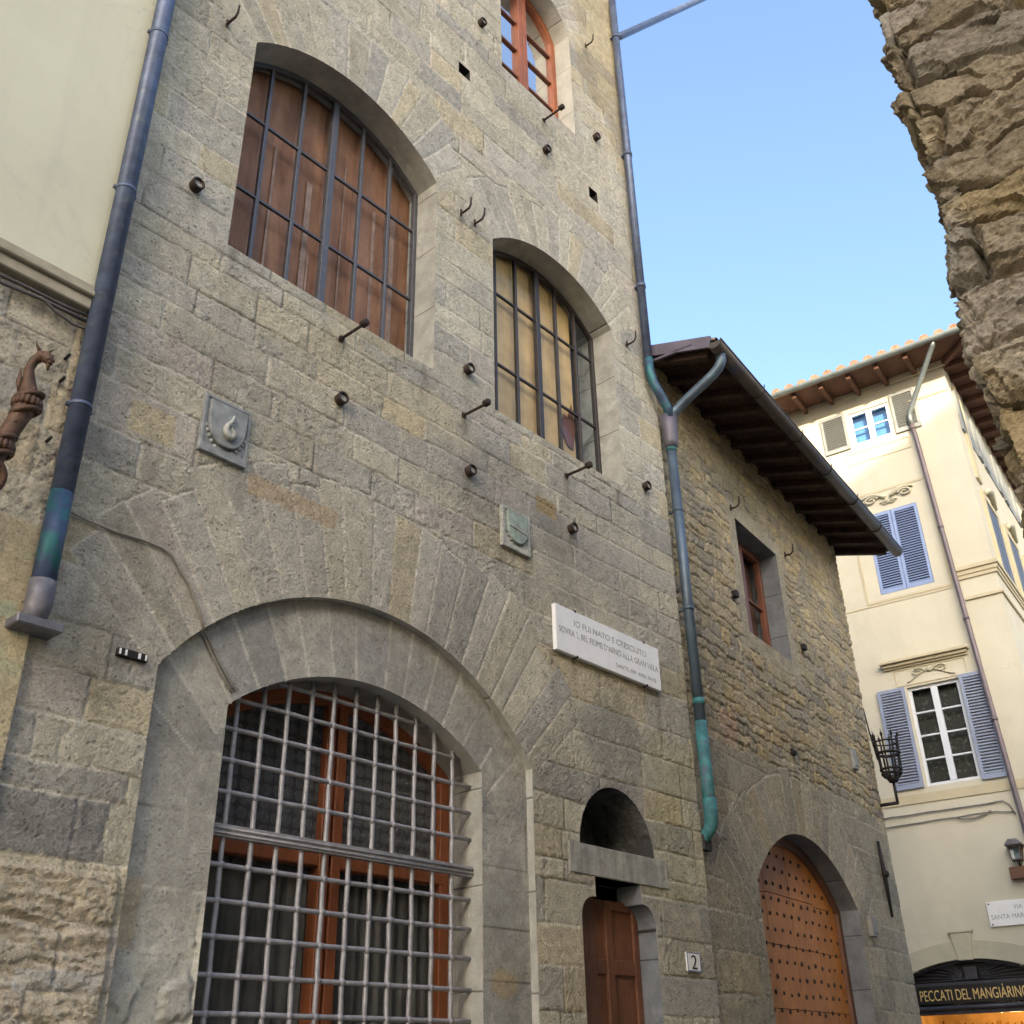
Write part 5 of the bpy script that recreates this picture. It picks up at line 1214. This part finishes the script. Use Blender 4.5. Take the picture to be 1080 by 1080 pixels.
def hoop(cz, cu, co, r, nm):
    b = MB(F1)
    for dz in (-0.05, 0.05):
        b.tube([(cu + r * math.cos(2 * math.pi * k / 16), co + r * math.sin(2 * math.pi * k / 16), cz + dz + 0.03 * math.cos(2 * math.pi * k / 16)) for k in range(17)], 0.016, 6, False)
    for k in range(16): b.ball((cu + r * 0.97 * math.cos(2 * math.pi * k / 16), co + r * 0.97 * math.sin(2 * math.pi * k / 16), cz), 0.026, 6, (0.8, 0.8, 1.4))
    b.build(nm, M_bronze, dg_)
hoop(4.92, 1.865, 0.362, 0.068, 'band'); hoop(4.62, 1.79, 0.33, 0.066, 'band')
b = MB(F1); b.tube([(1.755 + 0.088 * math.cos(2 * math.pi * k / 24), 0.34 + 0.02 * math.sin(2 * math.pi * k / 24), 4.44 + 0.088 * math.sin(2 * math.pi * k / 24)) for k in range(25)], 0.021, 8, False); b.build('ring', M_bronze, dg_)
b = MB(F1); b.tube([(1.74, -0.02, 4.50), (1.75, 0.18, 4.46), (1.755, 0.32, 4.50)], 0.024, 8); b.build('arm', M_bronze, dg_)

# ================================================================== SHIELDS, PLAQUES, NUMBER
def shield_poly(cu, zt, w, h, n=12):
    p = [(cu - w / 2, zt), (cu + w / 2, zt)]
    for k in range(n + 1):
        t = k / n; p.append((cu + w / 2 * (1 - t ** 2.1), zt - h * 0.40 - h * 0.6 * math.sin(t * math.pi / 2) ** 1.1))
    for k in range(n - 1, -1, -1):
        t = k / n; p.append((cu - w / 2 * (1 - t ** 2.1), zt - h * 0.40 - h * 0.6 * math.sin(t * math.pi / 2) ** 1.1))
    return p
t = thing('coat_of_arms', F1.P(3.315, 0, 5.35), 'grey carved shield stone with a flame shaped charge, left of the gate crown', 'coat of arms', 'shield stones on the facade')
b = MB(F1); b.box(3.125, 3.505, -0.01, 0.035, 5.355, 5.81); b.build('slab', M_relief, t, 0.004)
b = MB(F1); b.band([(3.125, 5.355), (3.125, 5.81), (3.505, 5.81), (3.505, 5.355)], [(3.15, 5.42), (3.15, 5.785), (3.48, 5.785), (3.48, 5.42)], 0.035, 0.046, True); b.build('border', M_relief, t, 0.004)
b = MB(F1); b.prism(shield_poly(3.315, 5.77, 0.30, 0.335), 0.035, 0.066); sh = b.build('shield', M_relief, t, 0.006)
b = MB(F1)
pts = [(3.345, 0.075, 5.70), (3.335, 0.078, 5.65), (3.30, 0.08, 5.60), (3.285, 0.085, 5.555), (3.30, 0.085, 5.52), (3.335, 0.085, 5.505), (3.36, 0.08, 5.53), (3.355, 0.08, 5.565), (3.33, 0.08, 5.575)]
b.tube(pts, [0.006, 0.013, 0.018, 0.022, 0.024, 0.024, 0.021, 0.018, 0.013], 8)
b.ball((3.325, 0.066, 5.54), 0.05, 10, (0.9, 0.4, 1.1))
for k in range(4): b.tube([(3.33 - 0.004 * k, 0.072, 5.63 - 0.02 * k), (3.36 - 0.004 * k, 0.074, 5.66 - 0.025 * k)], [0.01, 0.004], 6)
b.build('charge', M_reliefp, sh)
b = MB(F1)
for s_ in (-1, 1):
    for k in range(5): b.ball((3.315 + s_ * (0.155 - 0.012 * k * (1 + 0.2 * k)), 0.036, 5.56 - 0.035 * k), 0.017, 6, (1, 0.7, 1.2))
b.build('leaf_carving', M_reliefp, t)
t = thing('coat_of_arms', F1.P(6.37, 0, 5.74), 'green tinted shield stone with a split shield, above the marble plaque', 'coat of arms', 'shield stones on the facade')
b = MB(F1); b.box(6.185, 6.565, -0.01, 0.035, 5.74, 6.15); b.build('slab', M_reliefp, t, 0.004)
b = MB(F1); b.band([(6.185, 5.74), (6.185, 6.15), (6.565, 6.15), (6.565, 5.74)], [(6.22, 5.79), (6.22, 6.12), (6.535, 6.12), (6.535, 5.79)], 0.035, 0.045, True); b.build('border', M_reliefp, t, 0.004)
b = MB(F1); b.prism(shield_poly(6.375, 6.11, 0.27, 0.30), 0.035, 0.064); sh = b.build('shield', M_reliefg, t, 0.006)
b = MB(F1); b.obox((6.25, 0.064, 5.965), (6.50, 0.064, 5.935), 0.014, 0.02); b.build('bar', M_reliefp, sh)
b = MB(F1)
for s_ in (-1, 1):
    for k in range(4): b.ball((6.375 + s_ * (0.135 - 0.028 * k), 0.036, 5.90 - 0.034 * k), 0.016, 6, (1, 0.7, 1.2))
b.build('leaf_carving', M_relief, t)

for sh_ in ('coat_of_arms', 'coat_of_arms.001'): bpy.data.objects[sh_].location.y += 0.014
t = thing('marble_plaque', F1.P(7.68, 0, 4.94), 'white marble inscription plaque above the arched niche', 'plaque')
b = MB(F1); b.box(6.86, 8.50, 0.004, 0.05, 4.94, 5.385); b.build('slab', M_marble, t, 0.004)
text_mb(F1, 'IO FUI NATO E CRESCIUTO', 0.085, 7.70, 0.0512, 5.235, 'lettering', M_letter, t, 'CENTER', 1.15, 0.001)
text_mb(F1, "SOVRA 'L BEL FIUME D'ARNO ALLA GRAN VILLA", 0.085, 7.68, 0.0512, 5.125, 'lettering', M_letter, t, 'CENTER', 1.56, 0.001)
text_mb(F1, 'DANTE, INF. XXIII, 94-95', 0.055, 8.08, 0.0512, 5.005, 'lettering', M_letter, t, 'CENTER', 0.66, 0.001)
for (u, z) in ((7.15, 5.385), (8.25, 5.385), (7.15, 4.94), (8.25, 4.94)):
    b = MB(F1); b.box(u - 0.008, u + 0.008, 0.0, 0.057, z - 0.010, z + 0.010); b.build('clip', M_iron, t)

t = thing('number_tile', F1.P(8.67, 0, 2.40), 'white ceramic house number tile reading 2, right of the small door', 'house number')
b = MB(F1); b.box(8.56, 8.785, 0.0, 0.018, 2.395, 2.555); b.build('tile', M_ceram, t, 0.006)
b = MB(F1); b.band([(8.562, 2.397), (8.562, 2.553), (8.783, 2.553), (8.783, 2.397)], [(8.572, 2.405), (8.572, 2.545), (8.773, 2.545), (8.773, 2.405)], 0.018, 0.0195, True); b.build('border', M_cblue, t)
text_mb(F1, '2', 0.17, 8.675, 0.0195, 2.415, 'numeral', M_black, t, 'CENTER', 0.09, 0.001)

t = thing('wall_fitting', F1.P(2.90, 0, 3.80), 'little dark strip fitting with pale squares, left of the gate', 'fitting')
b = MB(F1); b.box(2.80, 2.995, 0.0, 0.03, 3.80, 3.85); b.build('case', M_iron, t, 0.004)
for u0, u1 in ((2.808, 2.818), (2.845, 2.857), (2.93, 2.945), (2.975, 2.985)):
    b = MB(F1); b.box(u0, u1, 0.03, 0.036, 3.808, 3.842); b.build('pale_square', M_marble, t)

# street name plaque and wall lamp on the cream house
t = thing('street_sign', F3.P(-0.6, 0, 3.7), 'white stone street name plaque on the cream house beside the shop arch', 'street sign')
b = MB(F3); b.box(-1.04, -0.02, 0.004, 0.04, 3.71, 4.11); b.build('slab', M_marble, t, 0.004)
text_mb(F3, 'VIA', 0.10, -0.54, 0.041, 3.965, 'lettering', M_letter, t, 'CENTER', None, 0.001)
text_mb(F3, 'SANTA MARGHERITA', 0.11, -0.54, 0.041, 3.82, 'lettering', M_letter, t, 'CENTER', 0.92, 0.001)
for u in (-1.0, -0.06):
    for z in (3.745, 4.075): b = MB(F3); b.tube([(u, 0.03, z), (u, 0.048, z)], 0.014, 8); b.build('screw', M_iron, t)
t = thing('wall_lantern', F3.P(-0.33, 0.1, 4.4), 'small wall lantern on a brown base at the right edge of the cream house', 'lantern')
b = MB(F3); b.box(-0.52, -0.12, 0.0, 0.16, 4.42, 4.62); b.build('base', M_studd, t, 0.01)
b = MB(F3); b.tube([(-0.34, 0.1, 4.62), (-0.34, 0.12, 4.75)], 0.02, 8); b.build('stem', M_iron, t)
b = MB(F3)
for u in (-0.45, -0.25):
    for o_ in (0.03, 0.21): b.obox((u + 0.03 * (1 if u < -0.3 else -1), o_ , 4.72), (u, o_, 4.95), 0.018, 0.018, (0, 1, 0))
b.box(-0.46, -0.24, 0.02, 0.22, 4.95, 4.965); b.box(-0.43, -0.27, 0.04, 0.2, 4.715, 4.73); b.build('cage', M_bronze, t)
b = MB(F3); b.prism([(-0.50, 4.97), (-0.20, 4.97), (-0.28, 5.07), (-0.42, 5.07)], 0.0, 0.24); b.build('cap', M_zinc, t, 0.006)
b = MB(F3); b.box(-0.425, -0.275, 0.05, 0.19, 4.74, 4.94); b.build('glass', M_clearb, t)

# ================================================================== CABLES
CG = 'cables on the walls'
def cable(name, fr, paths, mat, label):
    b = MB(fr)
    for p, r in paths: b.tube(p, r, 7)
    return tag(b.build(name, mat), label, 'cable', CG)
def sag(u0, z0, u1, z1, n, dz, o_, sd):
    rr = random.Random(sd); return [(u0 + (u1 - u0) * k / n, o_ + rr.uniform(-0.004, 0.004), z0 + (z1 - z0) * k / n - dz * math.sin(math.pi * k / n) + rr.uniform(-0.008, 0.008)) for k in range(n + 1)]
cable('wall_cable', F1, [([(2.33, 0.02, 4.58), (2.5, 0.014, 4.56), (2.66, 0.014, 4.555), (2.85, 0.014, 4.565), (2.98, 0.014, 4.56), (3.06, 0.014, 4.53), (3.12, 0.014, 4.46), (3.2, 0.014, 4.38), (3.28, 0.014, 4.26), (3.325, 0.014, 4.18), (3.345, 0.01, 4.13), (3.36, -0.03, 4.12), (3.40, -0.055, 4.10), (3.52, -0.055, 3.94), (3.63, -0.055, 3.82), (3.66, -0.08, 3.79), (3.67, -0.2, 3.79)], 0.0085),
                          ([(3.36, -0.03, 4.16), (3.42, -0.055, 4.11), (3.55, -0.055, 3.95), (3.66, -0.055, 3.83), (3.69, -0.08, 3.80), (3.70, -0.2, 3.80)], 0.007)], M_cablet, 'tan cable climbing from the gate arch to the left drainpipe')
cable('wall_cable', F1, [(sag(0.2, 5.90, 2.2, 5.91, 14, 0.02, 0.06, 1), 0.012), (sag(0.2, 5.87, 2.2, 5.865, 14, 0.03, 0.07, 2), 0.012), (sag(1.9, 5.87, 2.24, 5.80, 6, 0.03, 0.07, 3), 0.010)], M_cable, 'bundle of dark cables under the cornice of the left house')
cable('wall_cable', F3, [(sag(-6, 5.76, -0.5, 5.755, 24, 0.02, 0.03, 4), 0.013), ([(-0.5, 0.03, 5.755), (-0.38, 0.03, 5.76), (-0.28, 0.03, 5.68), (-0.22, 0.04, 5.5)], 0.011)], M_cableg, 'upper one of the two grey cables crossing the cream house front')
cable('wall_cable', F3, [(sag(-6, 5.55, -1.2, 5.59, 20, 0.02, 0.03, 5), 0.012), (sag(-1.2, 5.57, -0.6, 5.62, 8, 0.07, 0.05, 6), 0.015), (sag(-1.2, 5.59, -0.22, 5.55, 12, -0.03, 0.03, 7), 0.011)], M_cableg, 'lower sagging one of the two grey cables crossing the cream house front')
